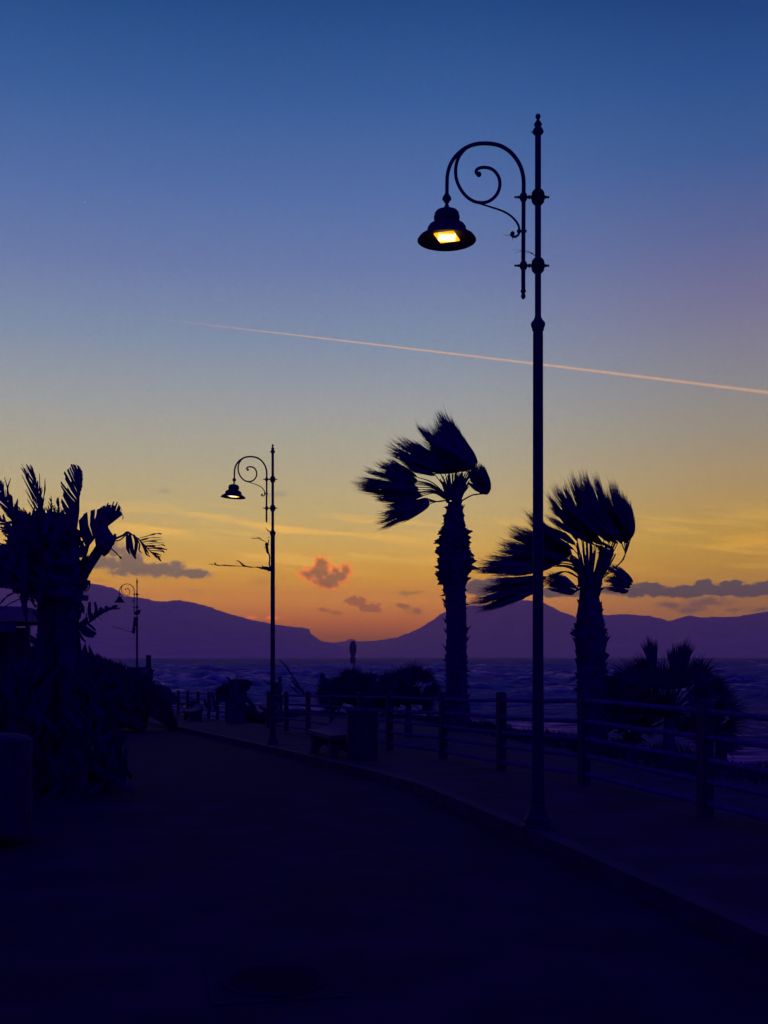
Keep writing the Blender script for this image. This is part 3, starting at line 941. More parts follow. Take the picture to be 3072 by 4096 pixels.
def swept_leaf(mb, hub, tips, T, dist, n=30, depth=.5, wid=.040, windward=(1, .0), bulge=.16, stem=None, yoff=0.0, hair=True):
    """a fan leaf folded over by the wind: blades leave the hub to windward and stream back to the tips"""
    pxm = F / dist
    hp = Vector(T(*hub)); tp = [Vector(T(*q)) for q in tips]
    hub3 = W(hp.x, hp.y, dist + yoff)
    n = int(n * 1.3); wid = wid * .82
    for k in range(n):
        f = (k + rnd(-.4, .4)) / max(1, n - 1) * (len(tp) - 1)
        f = min(max(f, 0), len(tp) - 1.001)
        i = int(f); q = tp[i].lerp(tp[i + 1], f - i)
        L = (q - hp).length
        sh = rnd(.80, 1.0) if random.random() < .6 else rnd(.93, 1.04)
        q = hp + (q - hp) * sh + Vector((rnd(-1, 1), rnd(-1, 1))) * L * .02
        u_ = (f / max(1, len(tp) - 1) - .5)
        dep = yoff + u_ * depth * rnd(.5, 1.2) + rnd(-.12, .12)
        w2 = Vector((windward[0], windward[1])) * L
        side = Vector((-(q - hp).y, (q - hp).x)).normalized() * L * rnd(-.06, .06)
        p1 = hp + (q - hp) * .25 + w2 * bulge * rnd(.6, 1.2) + side
        p2 = hp + (q - hp) * .65 + w2 * bulge * .5 * rnd(.5, 1.2) + side
        A_ = hub3; B_ = W(p1.x, p1.y, dist + yoff + dep * .4); C_ = W(p2.x, p2.y, dist + dep * .8); D_ = W(q.x, q.y, dist + dep)
        pts = bez(A_, B_, C_, D_, 8)
        ww = wid * rnd(.8, 1.2)
        prof = [.35, .8, 1.0, 1.0, .85, .62, .40, .2, .03]
        wdir = Vector((rnd(-.4, .4), rnd(-.8, .8), 1)).normalized() if abs(q.x - hp.x) > abs(q.y - hp.y) else Vector((1, rnd(-.8, .8), rnd(-.4, .4))).normalized()
        mb.blade(pts, [ww * p for p in prof], wdir)
        if hair and random.random() < .75:
            for _ in range(2):
                t0 = rnd(.55, .8); a0 = pts[int(t0 * 8)]
                e = D_ + Vector((rnd(-.10, .06), rnd(-.05, .05), rnd(-.06, .13))) * (L / pxm) * .7
                mid_ = (a0 + e) / 2 + Vector((rnd(-.02, .02), 0, -.03)) * (L / pxm)
                mb.blade([a0, mid_, e], [wid * .4, wid * .28, wid * .03], wdir)
    for k in range(int(n * 1.3)):
        f = min(max(rnd(-.35, len(tp) - .65), -.3), len(tp) - .7)
        i = int(min(max(f, 0), len(tp) - 1.001)); q = tp[i].lerp(tp[i + 1], f - i)
        q = hp + (q - hp) * rnd(.5, .93)
        L = (q - hp).length; w2 = Vector((windward[0], windward[1])) * L
        dep = yoff + rnd(-.4, .4) * depth
        p1 = hp + (q - hp) * .25 + w2 * bulge * rnd(.6, 1.1); p2 = hp + (q - hp) * .65 + w2 * bulge * rnd(.2, .5)
        pts = bez(hub3, W(p1.x, p1.y, dist + yoff + dep * .4), W(p2.x, p2.y, dist + dep * .8), W(q.x, q.y, dist + dep), 5)
        mb.blade(pts, [wid * 1.9 * p for p in (.3, .9, 1.1, 1.0, .7, .06)], Vector((rnd(-.6, .6), rnd(-.4, .4), rnd(.3, 1))).normalized())
    if stem is not None:
        s0 = Vector(T(*stem[0])); pts = [W(s0.x, s0.y, dist + yoff * .2)]
        for q in stem[1:]:
            qq = Vector(T(*q)); pts.append(W(qq.x, qq.y, dist + yoff * .6))
        pts.append(hub3)
        P = smooth_curve(pts, 5)
        mb.tube(P, [wid * (.62 - .3 * i / len(P)) for i in range(len(P))], 6)


def palm_trunk(edges, dist, root, seed=0, spike=1.0, plates=()):
    """edges: (y, left, right) in photo pixels, top to bottom; ragged leaf bases all round"""
    random.seed(seed)
    mb = MB(); n = 22
    E_ = []
    for (y0, a0, b0), (y1, a1, b1) in zip(edges[:-1], edges[1:]):
        k = max(2, int((y1 - y0) / 12))
        for j in range(k):
            t = j / k; E_.append((y0 + (y1 - y0) * t, a0 + (a1 - a0) * t, b0 + (b1 - b0) * t))
    E_.append(edges[-1])
    rows = []
    for (y, a, b) in E_:
        c = W((a + b) / 2, y, dist); r = (b - a) / 2 * dist / F * .93
        rows.append([(c.x + r * rnd(.95, 1.05) * math.cos(2 * math.pi * j / n), dist + r * rnd(.95, 1.05) * math.sin(2 * math.pi * j / n), c.z) for j in range(n)])
    for r_ in rows: r_.append(r_[0])
    mb.quad_strip(rows)
    # leaf bases
    for (y, a, b) in E_[1:]:
        c = W((a + b) / 2, y, dist); r = (b - a) / 2 * dist / F
        for j in range(random.choice((2, 4, 7, 12))):
            an = rnd(0, 2 * math.pi)
            rr = r * .90
            base = Vector((c.x + rr * math.cos(an), dist + rr * math.sin(an), c.z + rnd(-.04, .04)))
            out = Vector((math.cos(an), math.sin(an), 0)); tan = Vector((-out.y, out.x, 0))
            ln = (rnd(.03, .11) if random.random() < .8 else rnd(.12, .24)) * spike; up = rnd(-.5, 1.1)
            tip = base + out * ln * .75 + Vector((0, 0, 1)) * ln * up + tan * rnd(-.04, .04)
            hw = rnd(.03, .07)
            i0 = len(mb.v)
            mb.v += [tuple(base + tan * hw), tuple(base - tan * hw), tuple(tip), tuple(base + out * .03 - Vector((0, 0, .07)))]
            mb.f += [(i0, i0 + 1, i0 + 2), (i0, i0 + 2, i0 + 3), (i0 + 1, i0 + 3, i0 + 2)]
    for (ya, yb, num, sz) in plates:
        for _ in range(num):
            y = rnd(ya, yb)
            a = float(np.interp(y, [e[0] for e in E_], [e[1] for e in E_])); b = float(np.interp(y, [e[0] for e in E_], [e[2] for e in E_]))
            c = W((a + b) / 2, y, dist); r = (b - a) / 2 * dist / F
            an = rnd(0, 2 * math.pi); out = Vector((math.cos(an), math.sin(an), 0)); tan = Vector((-out.y, out.x, 0))
            base = Vector((c.x, dist, c.z)) + out * r * .86
            q_s = .45 + 1.0 * random.random() ** 2; hw = rnd(.05, .12) * sz * q_s; ln = rnd(.09, .26) * sz * q_s; dn = rnd(-.6, .7)
            i0 = len(mb.v)
            tip = base + out * ln + Vector((0, 0, ln * dn))
            for p in (base + tan * hw + Vector((0, 0, .07)), base - tan * hw + Vector((0, 0, .07)), tip - tan * hw * rnd(.3, .8), tip + tan * hw * rnd(.1, .5) + Vector((0, 0, rnd(-.05, .05))), base + tan * hw * .6 - Vector((0, 0, .12)), base - tan * hw * .6 - Vector((0, 0, .12))):
                mb.v.append(tuple(p))
            mb.f += [(i0, i0 + 1, i0 + 2, i0 + 3), (i0 + 4, i0 + 3, i0 + 2, i0 + 5), (i0, i0 + 3, i0 + 4), (i0 + 1, i0 + 5, i0 + 2)]
    return mb.build('trunk', M['bark'], root)


def z5(x, y): return (1380 + .3617 * x, 1620 + .3617 * y)


D1 = 35.0
p1 = W(1826, 2900, D1)
root = thing('palm_tree', 'taller wind-blown fan palm left of the nearest lamp post with a shaggy bulging trunk', 'palm tree', (p1.x, D1, gh(D1)), 'tall wind-blown palms by the sea')
z2 = lambda x, y: (1350 + .7836 * x, 1600 + .7836 * y)
ed = [(2008, 1792, 1846), (2030, 1784, 1852), (2060, 1782, 1856), (2100, 1776, 1862), (2108, 1762, 1866), (2150, 1760, 1870), (2185, 1762, 1880), (2190, 1752, 1872), (2228, 1752, 1886), (2240, 1746, 1890), (2280, 1752, 1884), (2300, 1748, 1872), (2325, 1756, 1868), (2345, 1770, 1864),
      (2385, 1776, 1866), (2500, 1783, 1868), (2700, 1782, 1870), (2800, 1780, 1876), (2905, 1776, 1884), (2925, 1772, 1888)]
palm_trunk(ed, D1, root, 5, 1.1, [(2115, 2330, 170, 1.15), (2050, 2110, 30, .7), (2330, 2880, 90, .45)])
random.seed(21)
cr = MB()
C0 = (1200, 1040)


def stem_to(h, c=(1200, 1050), sp=70):
    dxh = h[0] - c[0]
    s0 = (c[0] + max(-sp, min(sp, dxh * .25)), c[1])
    m_ = (s0[0] * .6 + h[0] * .4 + (0), s0[1] * .52 + h[1] * .48 - abs(dxh) * .08)
    return [s0, m_]


L1 = [((1000, 775), [(820, 745), (700, 720), (600, 625)]), ((1050, 745), [(620, 640), (520, 560), (440, 500)]), ((1100, 730), [(440, 490), (500, 405), (620, 350)]),
      ((1150, 720), [(600, 370), (700, 380), (790, 410)]), ((1180, 700), [(760, 205), (830, 235), (900, 260)]), ((1230, 700), [(780, 230), (870, 280), (950, 280)]), ((1260, 700), [(940, 270), (985, 130), (1030, 50)]),
      ((1310, 705), [(1030, 45), (1080, 90), (1140, 130)]), ((1380, 705), [(1100, 90), (1170, 150), (1230, 230)]), ((1430, 690), [(1200, 200), (1260, 290), (1330, 390)]), ((1455, 650), [(1270, 300), (1350, 430), (1430, 545)]),
      ((1440, 690), [(850, 330), (950, 250), (1060, 180)]), ((1420, 700), [(800, 430), (900, 380), (1000, 350)]), ((1380, 715), [(680, 600), (800, 560), (900, 500)]), ((1300, 720), [(620, 580), (760, 650), (900, 740)]),
      ((1465, 640), [(1050, 330), (1150, 300), (1250, 350)]), ((1440, 710), [(1000, 500), (1100, 450), (1200, 450)]), ((1350, 720), [(900, 620), (1000, 700), (1100, 720)]), ((1240, 710), [(850, 500), (900, 430), (980, 380)]),
      ((1410, 705), [(980, 620), (1060, 560), (1160, 520)])]
for i, (h, tp) in enumerate(L1):
    swept_leaf(cr, h, tp, z5, D1, n=34, depth=1.4, wid=.052, windward=(.8, .25), bulge=.13, stem=stem_to(h), yoff=rnd(-.9, .9))
L1b = [((800, 800), [(440, 585), (520, 600), (600, 665)]), ((805, 840), [(300, 655), (380, 625), (470, 610)]), ((800, 865), [(210, 715), (260, 740), (310, 770)]), ((790, 880), [(45, 845), (110, 890), (170, 930)]),
       ((820, 910), [(130, 800), (200, 860), (260, 900)]), ((835, 960), [(60, 930), (180, 945), (300, 960)]), ((850, 985), [(280, 990), (330, 1030), (390, 1070)]), ((870, 1000), [(300, 1050), (420, 1080), (520, 1085)]),
       ((800, 850), [(350, 760), (400, 700), (500, 680)]), ((825, 940), [(330, 900), (420, 860), (480, 800)]), ((840, 970), [(430, 1000), (480, 960), (500, 900)])]
for h, tp in L1b:
    swept_leaf(cr, h, tp, z5, D1, n=30, depth=1.0, wid=.048, windward=(.5, .25), bulge=.07, stem=[(1110, 1010 + (h[1] - 900) * .3), ((h[0] + 1110) / 2, h[1] * .62 + 1010 * .38 - 28)], yoff=rnd(-.5, .5))
L1c = [((925, 1040), [(400, 1105), (460, 1150), (490, 1185)]), ((935, 1060), [(340, 1210), (370, 1290), (330, 1330)]), ((940, 1070), [(340, 1385), (420, 1365), (480, 1330)]), ((940, 1090), [(590, 1315), (640, 1290), (760, 1240)]),
       ((930, 1050), [(480, 1200), (520, 1180), (600, 1150)]), ((900, 1030), [(560, 1110), (640, 1100), (700, 1080)])]
for h, tp in L1c:
    swept_leaf(cr, h, tp, z5, D1, n=30, depth=.8, wid=.046, windward=(.6, .35), bulge=.09, stem=[(1110, 1055), (1020, 1068)], yoff=rnd(-.5, .3))
L1d = [((1600, 950), [(1500, 655), (1530, 690), (1560, 730)]), ((1600, 960), [(1440, 690), (1480, 740), (1510, 800)]), ((1590, 975), [(1380, 760), (1400, 800), (1440, 850)]), ((1580, 985), [(1340, 850), (1380, 890), (1420, 930)]),
       ((1590, 970), [(1400, 900), (1430, 940), (1470, 960)]), ((1600, 940), [(1540, 760), (1570, 800), (1590, 850)]), ((1560, 985), [(1430, 720), (1470, 780), (1500, 840)]), ((1500, 965), [(1330, 700), (1400, 690), (1450, 660)]), ((1550, 965), [(1400, 660), (1470, 650), (1510, 670)]), ((1530, 980), [(1370, 800), (1400, 850), (1440, 900)]), ((1605, 930), [(1490, 640), (1530, 670), (1570, 730)])]
for h, tp in L1d:
    swept_leaf(cr, h, tp, z5, D1, n=34, depth=.8, wid=.055, windward=(.5, -.3), bulge=.10, stem=[(1290, 1060), (1400, 1000), (1480, 985)], yoff=rnd(-.4, .4))
# tight heart of young stems
for k in range(90):
    a = rnd(-1, 1); x0 = 1205 + a * 80; y0 = 1085 - rnd(0, 60); x1 = 1225 + a * 150 + rnd(-30, 30); y1 = rnd(740, 900)
    yo = rnd(-.5, .5)
    P = smooth_curve([W(*z5(x0, y0), D1 + yo * .5), W(*z5((x0 + x1) / 2 - a * 10, (y0 + y1) / 2), D1 + yo * .8), W(*z5(x1, y1), D1 + yo)], 4)
    cr.tube(P, [.032, .030, .028, .026, .024, .022, .020, .018, .016][:len(P)], 5)
cr.build('crown', M['leaf'], root)


def z6(x, y): return (1880 + .42194 * x, 1860 + .42194 * y)


D2 = 23.0
p2 = W(2368, 2960, D2)
root = thing('palm_tree', 'shorter wind-blown fan palm right of the nearest lamp post, its crown crossing behind it', 'palm tree', (p2.x, D2, gh(D2)), 'tall wind-blown palms by the sea')
ed = [(2318, 2325, 2400), (2345, 2318, 2402), (2388, 2315, 2400), (2430, 2310, 2408), (2463, 2304, 2413), (2530, 2300, 2420), (2575, 2297, 2432), (2610, 2303, 2428), (2663, 2306, 2426), (2770, 2310, 2428), (2930, 2312, 2432), (3010, 2308, 2438)]
palm_trunk(ed, D2, root, 9, .8, [(2520, 2630, 30, .75), (2400, 2500, 24, .4), (2650, 2900, 40, .4)])
random.seed(33)
cr = MB()
kw = dict(wid=.034)
L2 = [((1020, 730), [(705, 240), (760, 300), (800, 350)]), ((1060, 720), [(760, 200), (820, 190), (880, 260)]), ((1100, 720), [(860, 165), (890, 200), (940, 290)]), ((1150, 720), [(925, 105), (980, 90), (1010, 160)]),
      ((1200, 720), [(1010, 120), (1070, 70), (1110, 90)]), ((1270, 720), [(1090, 60), (1110, 120), (1150, 190)]), ((1320, 720), [(1170, 110), (1200, 100), (1230, 150)]), ((1380, 730), [(1230, 230), (1270, 230), (1320, 250)]),
      ((1440, 740), [(1310, 140), (1360, 180), (1410, 230)]), ((1490, 740), [(1340, 150), (1440, 250), (1500, 330)]), ((1520, 700), [(1420, 240), (1500, 330), (1545, 420)]), ((1530, 680), [(1300, 300), (1400, 320), (1480, 360)]),
      ((1500, 740), [(1150, 350), (1250, 330), (1350, 330)]), ((1440, 750), [(1000, 350), (1100, 330), (1200, 350)]), ((1330, 740), [(850, 330), (950, 350), (1050, 380)]), ((1250, 730), [(720, 330), (800, 420), (850, 450)]),
      ((1180, 760), [(700, 460), (760, 520), (820, 560)]), ((1480, 745), [(1250, 480), (1300, 500), (1400, 560)]), ((1380, 740), [(1050, 500), (1150, 520), (1250, 560)]), ((1250, 760), [(900, 560), (1000, 600), (1100, 640)]),
      ((1400, 740), [(1200, 640), (1250, 680), (1300, 690)]), ((1100, 640), [(720, 380), (780, 430), (830, 470)]), ((1460, 700), [(1100, 420), (1200, 450), (1300, 450)])]
for h, tp in L2:
    bl = .16 if h[0] > 1430 else .10
    st = [(1140 + (h[0] - 1140) * .12, 1090), (1140 + (h[0] - 1140) * .62, 930)]
    if h[0] > 1430: st = [(1190, 1090), (1400, 950), (1470, 850)]
    swept_leaf(cr, h, tp, z6, D2, n=36, depth=1.0, windward=(.75, .25), bulge=bl, stem=st, yoff=rnd(-.7, .7), **kw)
L2b = [((960, 850), [(505, 430), (560, 450), (620, 480)]), ((940, 870), [(515, 520), (570, 540), (640, 560)]), ((930, 880), [(360, 590), (440, 580), (540, 590)]), ((920, 890), [(320, 650), (380, 640), (460, 650)]),
       ((910, 900), [(265, 740), (310, 720), (380, 720)]), ((900, 910), [(215, 810), (280, 790), (340, 790)]), ((890, 930), [(120, 855), (200, 880), (280, 870)]), ((820, 945), [(55, 905), (100, 950), (180, 960)]),
       ((800, 950), [(10, 980), (50, 1010), (130, 1035)]), ((960, 860), [(600, 600), (660, 640), (700, 700)]), ((950, 870), [(450, 760), (520, 720), (600, 700)]), ((860, 930), [(300, 900), (400, 860), (500, 820)]),
       ((790, 960), [(200, 1030), (320, 1040), (450, 1050)]), ((760, 960), [(400, 960), (500, 940), (600, 900)]), ((980, 800), [(700, 620), (760, 660), (820, 700)]),
       ((1000, 760), [(680, 560), (740, 580), (840, 600)]), ((940, 900), [(650, 800), (700, 860), (760, 900)])]
for h, tp in L2b:
    swept_leaf(cr, h, tp, z6, D2, n=36, depth=.9, windward=(.5, .25), bulge=.06, stem=[(1090, 1080), ((h[0] + 1090) / 2 + 10, h[1] * .55 + 1080 * .45 - 40)], yoff=rnd(-.5, .5), **kw)
L2c = [((740, 1060), [(160, 1090), (190, 1130), (210, 1160)]), ((720, 1080), [(50, 1180), (60, 1200), (120, 1210)]), ((710, 1100), [(5, 1280), (20, 1310), (10, 1340)]), ((700, 1110), [(30, 1390), (70, 1400), (130, 1370)]),
       ((700, 1130), [(160, 1385), (230, 1350), (360, 1325)]), ((700, 1150), [(330, 1330), (420, 1290), (520, 1240)]), ((730, 1060), [(260, 1080), (350, 1100), (420, 1130)]), ((710, 1100), [(180, 1240), (260, 1210), (340, 1190)])]
for h, tp in L2c:
    swept_leaf(cr, h, tp, z6, D2, n=28, depth=.8, windward=(.4, .25), bulge=.05, stem=[(1080, 1100), (900, 1010)], yoff=rnd(-.4, .4), **kw)
for h, tp in [((1015, 1170), [(700, 1020), (760, 1005), (850, 1020)]), ((1010, 1200), [(690, 1060), (700, 1110), (740, 1150)]), ((990, 1215), [(700, 1160), (760, 1185), (860, 1215)]), ((1000, 1150), [(740, 1090), (780, 1060), (860, 1050)])]:
    swept_leaf(cr, h, tp, z6, D2, n=20, depth=.6, windward=(.2, .5), bulge=.10, stem=[(1090, 1110), (1040, 1130)], yoff=-.4, **kw)
for h, tp in [((1545, 1115), [(1200, 920), (1300, 920), (1400, 940)]), ((1535, 1130), [(1250, 1110), (1270, 1060), (1330, 1030)]), ((1500, 1195), [(1260, 1140), (1290, 1180), (1400, 1215)]), ((1530, 1140), [(1330, 1000), (1400, 980), (1440, 990)]),
              ((1520, 1160), [(1290, 1140), (1330, 1090), (1360, 1060)])]:
    swept_leaf(cr, h, tp, z6, D2, n=17, depth=.6, windward=(.8, -.1), bulge=.05, stem=[(1200, 1120), (1330, 1020), (1460, 1020)], yoff=-.3, **kw)
for h, tp in [((1350, 830), [(1165, 750), (1200, 800), (1210, 885)]), ((1360, 800), [(1180, 700), (1220, 720), (1280, 740)]), ((1340, 860), [(1200, 830), (1220, 880), (1280, 900)])]:
    swept_leaf(cr, h, tp, z6, D2, n=20, depth=.5, windward=(.4, .1), bulge=.05, stem=[(1180, 1090), (1290, 980)], yoff=.2, **kw)
for k in range(46):
    a = rnd(-1, 1); x0 = 1140 + a * 75; y0 = 1130 - rnd(0, 30); x1 = 1150 + a * 230 + rnd(-20, 20); y1 = rnd(720, 900)
    yo = rnd(-.5, .5)
    P = smooth_curve([W(*z6(x0, y0), D2 + yo * .5), W(*z6(x0 * .45 + x1 * .55, (y0 + y1) / 2), D2 + yo * .8), W(*z6(x1, y1), D2 + yo)], 4)
    cr.tube(P, [.026 - .0014 * i for i in range(len(P))], 5)
for k in range(26):
    a = rnd(-1, 1)
    P = [W(*z6(1140 + a * 95, 1150), D2 + rnd(-.3, .3)), W(*z6(1140 + a * 105, 1080 + abs(a) * 40), D2 + rnd(-.3, .3)), W(*z6(1140 + a * 110, 1010 + abs(a) * 70), D2 + rnd(-.3, .3))]
    cr.tube(smooth_curve(P, 3), .03, 5)
cr.build('crown', M['leaf'], root)


# ------------------------------------------------------------------ low fan palms
def stiff_fan(mb, hub, r, a0, a1, T, dist, n=22, base=None, yoff=0.0, wid=.03, lean=0.0):
    hp = Vector(T(*hub)); sc_ = (Vector(T(1, 0)) - Vector(T(0, 0))).length
    h3 = W(hp.x, hp.y, dist + yoff)
    tilt = rnd(-.6, .6)
    for k in range(n):
        a = R(a0 + (a1 - a0) * (k + rnd(-.25, .25)) / (n - 1))
        rr = r * sc_ * (1 - .18 * abs(2 * k / (n - 1) - 1)) * rnd(.86, 1.05) * dist / F
        d_ = Vector((math.cos(a), tilt * math.sin(a * 2), math.sin(a)))
        p = [h3, h3 + d_ * rr * .35, h3 + d_ * rr * .7 + Vector((lean * rr * .05, 0, -.01 * rr)), h3 + d_ * rr + Vector((lean * rr * .16, 0, -.06 * rr))]
        nrm = Vector((-math.sin(a), rnd(-.5, .5), math.cos(a)))
        mb.blade(p, [wid * .55, wid * 1.1, wid * .5, wid * .04], nrm)
    if base is not None:
        bp_ = Vector(T(*base)); b3 = W(bp_.x, bp_.y, dist)
        m3 = (b3 + h3) / 2 + Vector((0, yoff * .2, .06))
        mb.tube(smooth_curve([b3, m3, h3], 4), wid * .38, 5)


def fan_palm(name, label, dist, T, base, leaves, fill, group=None, wid=.03, foot=None, nfan=15):
    bp_ = T(*base); b3 = W(bp_[0], bp_[1], dist)
    root = thing(name, label, 'palm bush', (b3.x, dist, gh(dist)), group)
    mb = MB()
    zt = b3.z
    mb.lathe([(.13, gh(dist) - .3), (.10, (gh(dist) + zt) / 2), (.08, zt)], (b3.x, dist, 0), 10)
    mb.build('trunk', M['bark'], root)
    cr = MB()
    for lf in leaves:
        h_ = (lf[0][0] * .8 + base[0] * .2, lf[0][1] * .8 + base[1] * .2)
        stiff_fan(cr, h_, lf[1] * 1.38, lf[2], lf[3], T, dist, n=int(nfan * 1.35), base=base, yoff=rnd(-.5, .5), wid=wid, lean=lf[4] if len(lf) > 4 else 0)
    (x0, y0, x1, y1, nf) = fill[:5]
    for k in range(nf):
        t = random.random()
        h = (rnd(x0, x1), rnd(y0, y1))
        dirx = (h[0] - base[0]); diry = -(h[1] - base[1])
        c = math.degrees(math.atan2(diry, dirx)) + rnd(-25, 25)
        r = fill[5] * rnd(.75, 1.05)
        stiff_fan(cr, h, r, c - 75, c + 75, T, dist, n=nfan, base=base, yoff=rnd(-.8, .8), wid=wid)
    cr.build('crown', M['leaf3'], root)
    return root


random.seed(51)
zr_ = lambda x, y: (2200 + .5256 * x, 2400 + .5256 * y)
fan_palm('fan_palm', 'low spreading fan palm behind the fence at the right, with two upright fans', 18.6, zr_, (905, 900),
         [((775, 470), 235, 86, 116), ((1010, 490), 240, 62, 94), ((960, 520), 220, 72, 108), ((1150, 560), 205, 18, 92), ((1060, 560), 190, 30, 110), ((620, 560), 200, 95, 185), ((720, 540), 200, 85, 150), ((560, 620), 160, 120, 200), ((1250, 620), 150, -20, 60),
          ((640, 740), 215, 150, 215), ((1000, 620), 180, 20, 160), ((880, 600), 200, 40, 140), ((800, 620), 200, 60, 170), ((560, 860), 190, 130, 230), ((1150, 640), 200, -30, 60), ((480, 600), 70, 130, 200), ((700, 640), 230, 90, 180)],
         (480, 600, 1300, 820, 24, 175), 'fan palm bushes beyond the fence', wid=.034)
fan_palm('fan_palm', 'drooping fan palm at the far right behind the fence post, below the spreading one', 19.4, zr_, (1300, 1010),
         [((1330, 780), 190, -10, 170), ((1280, 960), 200, -50, 40), ((1250, 1040), 160, -60, 30), ((1080, 930), 150, 20, 190), ((1180, 1080), 150, 60, 200), ((1340, 800), 160, -60, 60), ((1000, 980), 150, 60, 200), ((1230, 1060), 170, -50, -5)],
         (1120, 800, 1300, 1040, 9, 130), 'fan palm bushes beyond the fence', wid=.026)
fan_palm('fan_palm', 'ragged low fan palm between the tall palm trunk and the spreading fan palm', 19.0, zr_, (620, 1080),
         [((500, 760), 150, 60, 200), ((620, 880), 170, 40, 180), ((520, 900), 140, 100, 220), ((720, 960), 160, 10, 160), ((640, 1000), 120, 180, 330), ((820, 900), 150, 30, 150)],
         (460, 780, 1000, 1010, 16, 150), 'fan palm bushes beyond the fence', wid=.028)
z4 = lambda x, y: (1200 + .3617 * x, 2500 + .3617 * y)
random.seed(52)
fan_palm('fan_palm', 'dense fan palm with upright fans just left of the taller palm trunk', 30.5, z4, (1200, 900),
         [((1270, 520), 190, 50, 140), ((1150, 560), 175, 60, 150), ((1350, 560), 160, 20, 90), ((1020, 600), 160, 60, 150), ((1400, 580), 150, 15, 75), ((1470, 690), 155, -30, 62), ((1390, 720), 130, -50, 60), ((1250, 620), 190, 50, 140),
          ((900, 620), 160, 60, 140), ((1330, 860), 200, -10, 60), ((1380, 960), 150, -30, 70)],
         (860, 680, 1260, 870, 44, 185), 'fan palm bushes beyond the fence', wid=.04)
fan_palm('fan_palm', 'dense fan palm below the round road sign, blown to the left', 33.0, z4, (640, 900),
         [((830, 620), 160, 60, 135), ((740, 670), 130, 70, 130), ((600, 600), 180, 60, 120), ((520, 600), 170, 80, 125), ((560, 610), 170, 70, 130), ((480, 640), 150, 90, 150), ((400, 660), 150, 95, 150), ((320, 690), 150, 100, 160), ((250, 720), 170, 100, 150), ((240, 780), 150, 110, 170),
          ((280, 850), 140, 110, 190), ((200, 620), 130, 95, 125), ((690, 620), 160, 60, 130)],
         (300, 700, 960, 880, 50, 165), 'fan palm bushes beyond the fence', wid=.045)


# ------------------------------------------------------------------ feathery fronds, reeds and small plants
def frond(mb, pts, T, dist, n=26, ln=60, ang=35, wid=.03, yoff=0.0, sides=(1, -1), droop=0.0, rw=.018):
    P = smooth_curve([W(*T(x, y), dist + yoff) for x, y in pts], 8)
    mb.tube(P, [rw * (1.1 - i / len(P)) for i in range(len(P))], 5)
    for k in range(n):
        f = (k + .5) / n * (len(P) - 1); i = int(f)
        p = P[i].lerp(P[min(i + 1, len(P) - 1)], f - i)
        t = (P[min(i + 1, len(P) - 1)] - P[max(i - 1, 0)]).normalized()
        for s_ in sides:
            a = R(ang * s_ + rnd(-8, 8))
            d_ = Vector((t.x * math.cos(a) - t.z * math.sin(a), rnd(-.35, .35), t.x * math.sin(a) + t.z * math.cos(a)))
            l_ = ln * rnd(.75, 1.1) * (1 - .45 * abs(2 * (k + .5) / n - .8)) * dist / F
            q = [p, p + d_ * l_ * .5, p + d_ * l_ + Vector((0, 0, -droop * l_))]
            mb.blade(q, [wid * .7, wid, wid * .05], Vector((-d_.z, rnd(-.4, .4), d_.x)))
    return P


# swept feather palm hedge left of the far lamp
def z3(x, y): return (.5425 * x, 1750 + .5425 * y)


random.seed(61)
DH = 34.0
c_ = W(*z3(740, 1900), DH)
root = thing('feather_palm', 'dark feather palm thicket sloping down beside the big leafy plants, spikes blown left', 'palm bush', (c_.x, DH, gh(DH)))
mb = MB()
for k in range(46):
    x1 = 1160 - k * 15 + rnd(-20, 20)
    top = float(np.interp(x1, [540, 600, 700, 800, 900, 980, 1100, 1200], [1560, 1580, 1630, 1660, 1690, 1740, 1850, 1930]))
    x0 = x1 - rnd(60, 160)
    y0 = float(np.interp(x0, [400, 540, 600, 700, 800, 900, 980, 1100], [1560, 1590, 1600, 1650, 1690, 1730, 1780, 1880]))
    frond(mb, [(x1 + 130, top + 230 + rnd(0, 60)), (x1 + 30, top + 70 + rnd(0, 30)), (x0, y0 + rnd(10, 40))], z3, DH, n=26, ln=62, ang=42, wid=.05, yoff=rnd(-1.2, 1.2))
for k in range(190):
    x1 = rnd(560, 1120)
    top = float(np.interp(x1, [540, 600, 700, 800, 900, 980, 1100], [1570, 1590, 1630, 1660, 1700, 1760, 1880])) + rnd(-6, 40)
    a = R(rnd(118, 136)); l_ = rnd(60, 150)
    P = [W(*z3(x1, top + 60), DH + rnd(-1, 1)), W(*z3(x1 + math.cos(a) * l_ * .5, top + 60 - math.sin(a) * (l_ * .5 + 25)), DH), W(*z3(x1 + math.cos(a) * l_, top + 45 - math.sin(a) * l_), DH)]
    mb.blade(P, [.06, .05, .004], Vector((1, .2, .3)))
for k in range(900):   # dense dark underside
    x1 = rnd(300, 1080); tp_ = float(np.interp(x1, [300, 540, 600, 700, 800, 900, 980, 1100], [1500, 1600, 1640, 1690, 1730, 1770, 1840, 1960]))
    y1 = rnd(tp_ + 25, 2150)
    p = W(*z3(x1, y1), DH + rnd(-1.3, 1.0)); a = R(rnd(90, 170)); l_ = rnd(.4, .9)
    mb.blade([p, p + Vector((math.cos(a), rnd(-.3, .3), math.sin(a))) * l_ * .5, p + Vector((math.cos(a), rnd(-.3, .3), math.sin(a))) * l_], [.14, .20, .02], Vector((math.sin(a), rnd(-.3, .3), -math.cos(a))))
mb.build('crown', M['leaf3'], root)
for xx_ in (c_.x - 1.4, c_.x + .1, c_.x + 1.2):
    tb = MB(); tb.lathe([(.14, gh(DH) - .2), (.12, gh(DH) + .5), (.10, gh(DH) + .9)], (xx_, DH, 0), 10); tb.build('trunk', M['bark'], root)

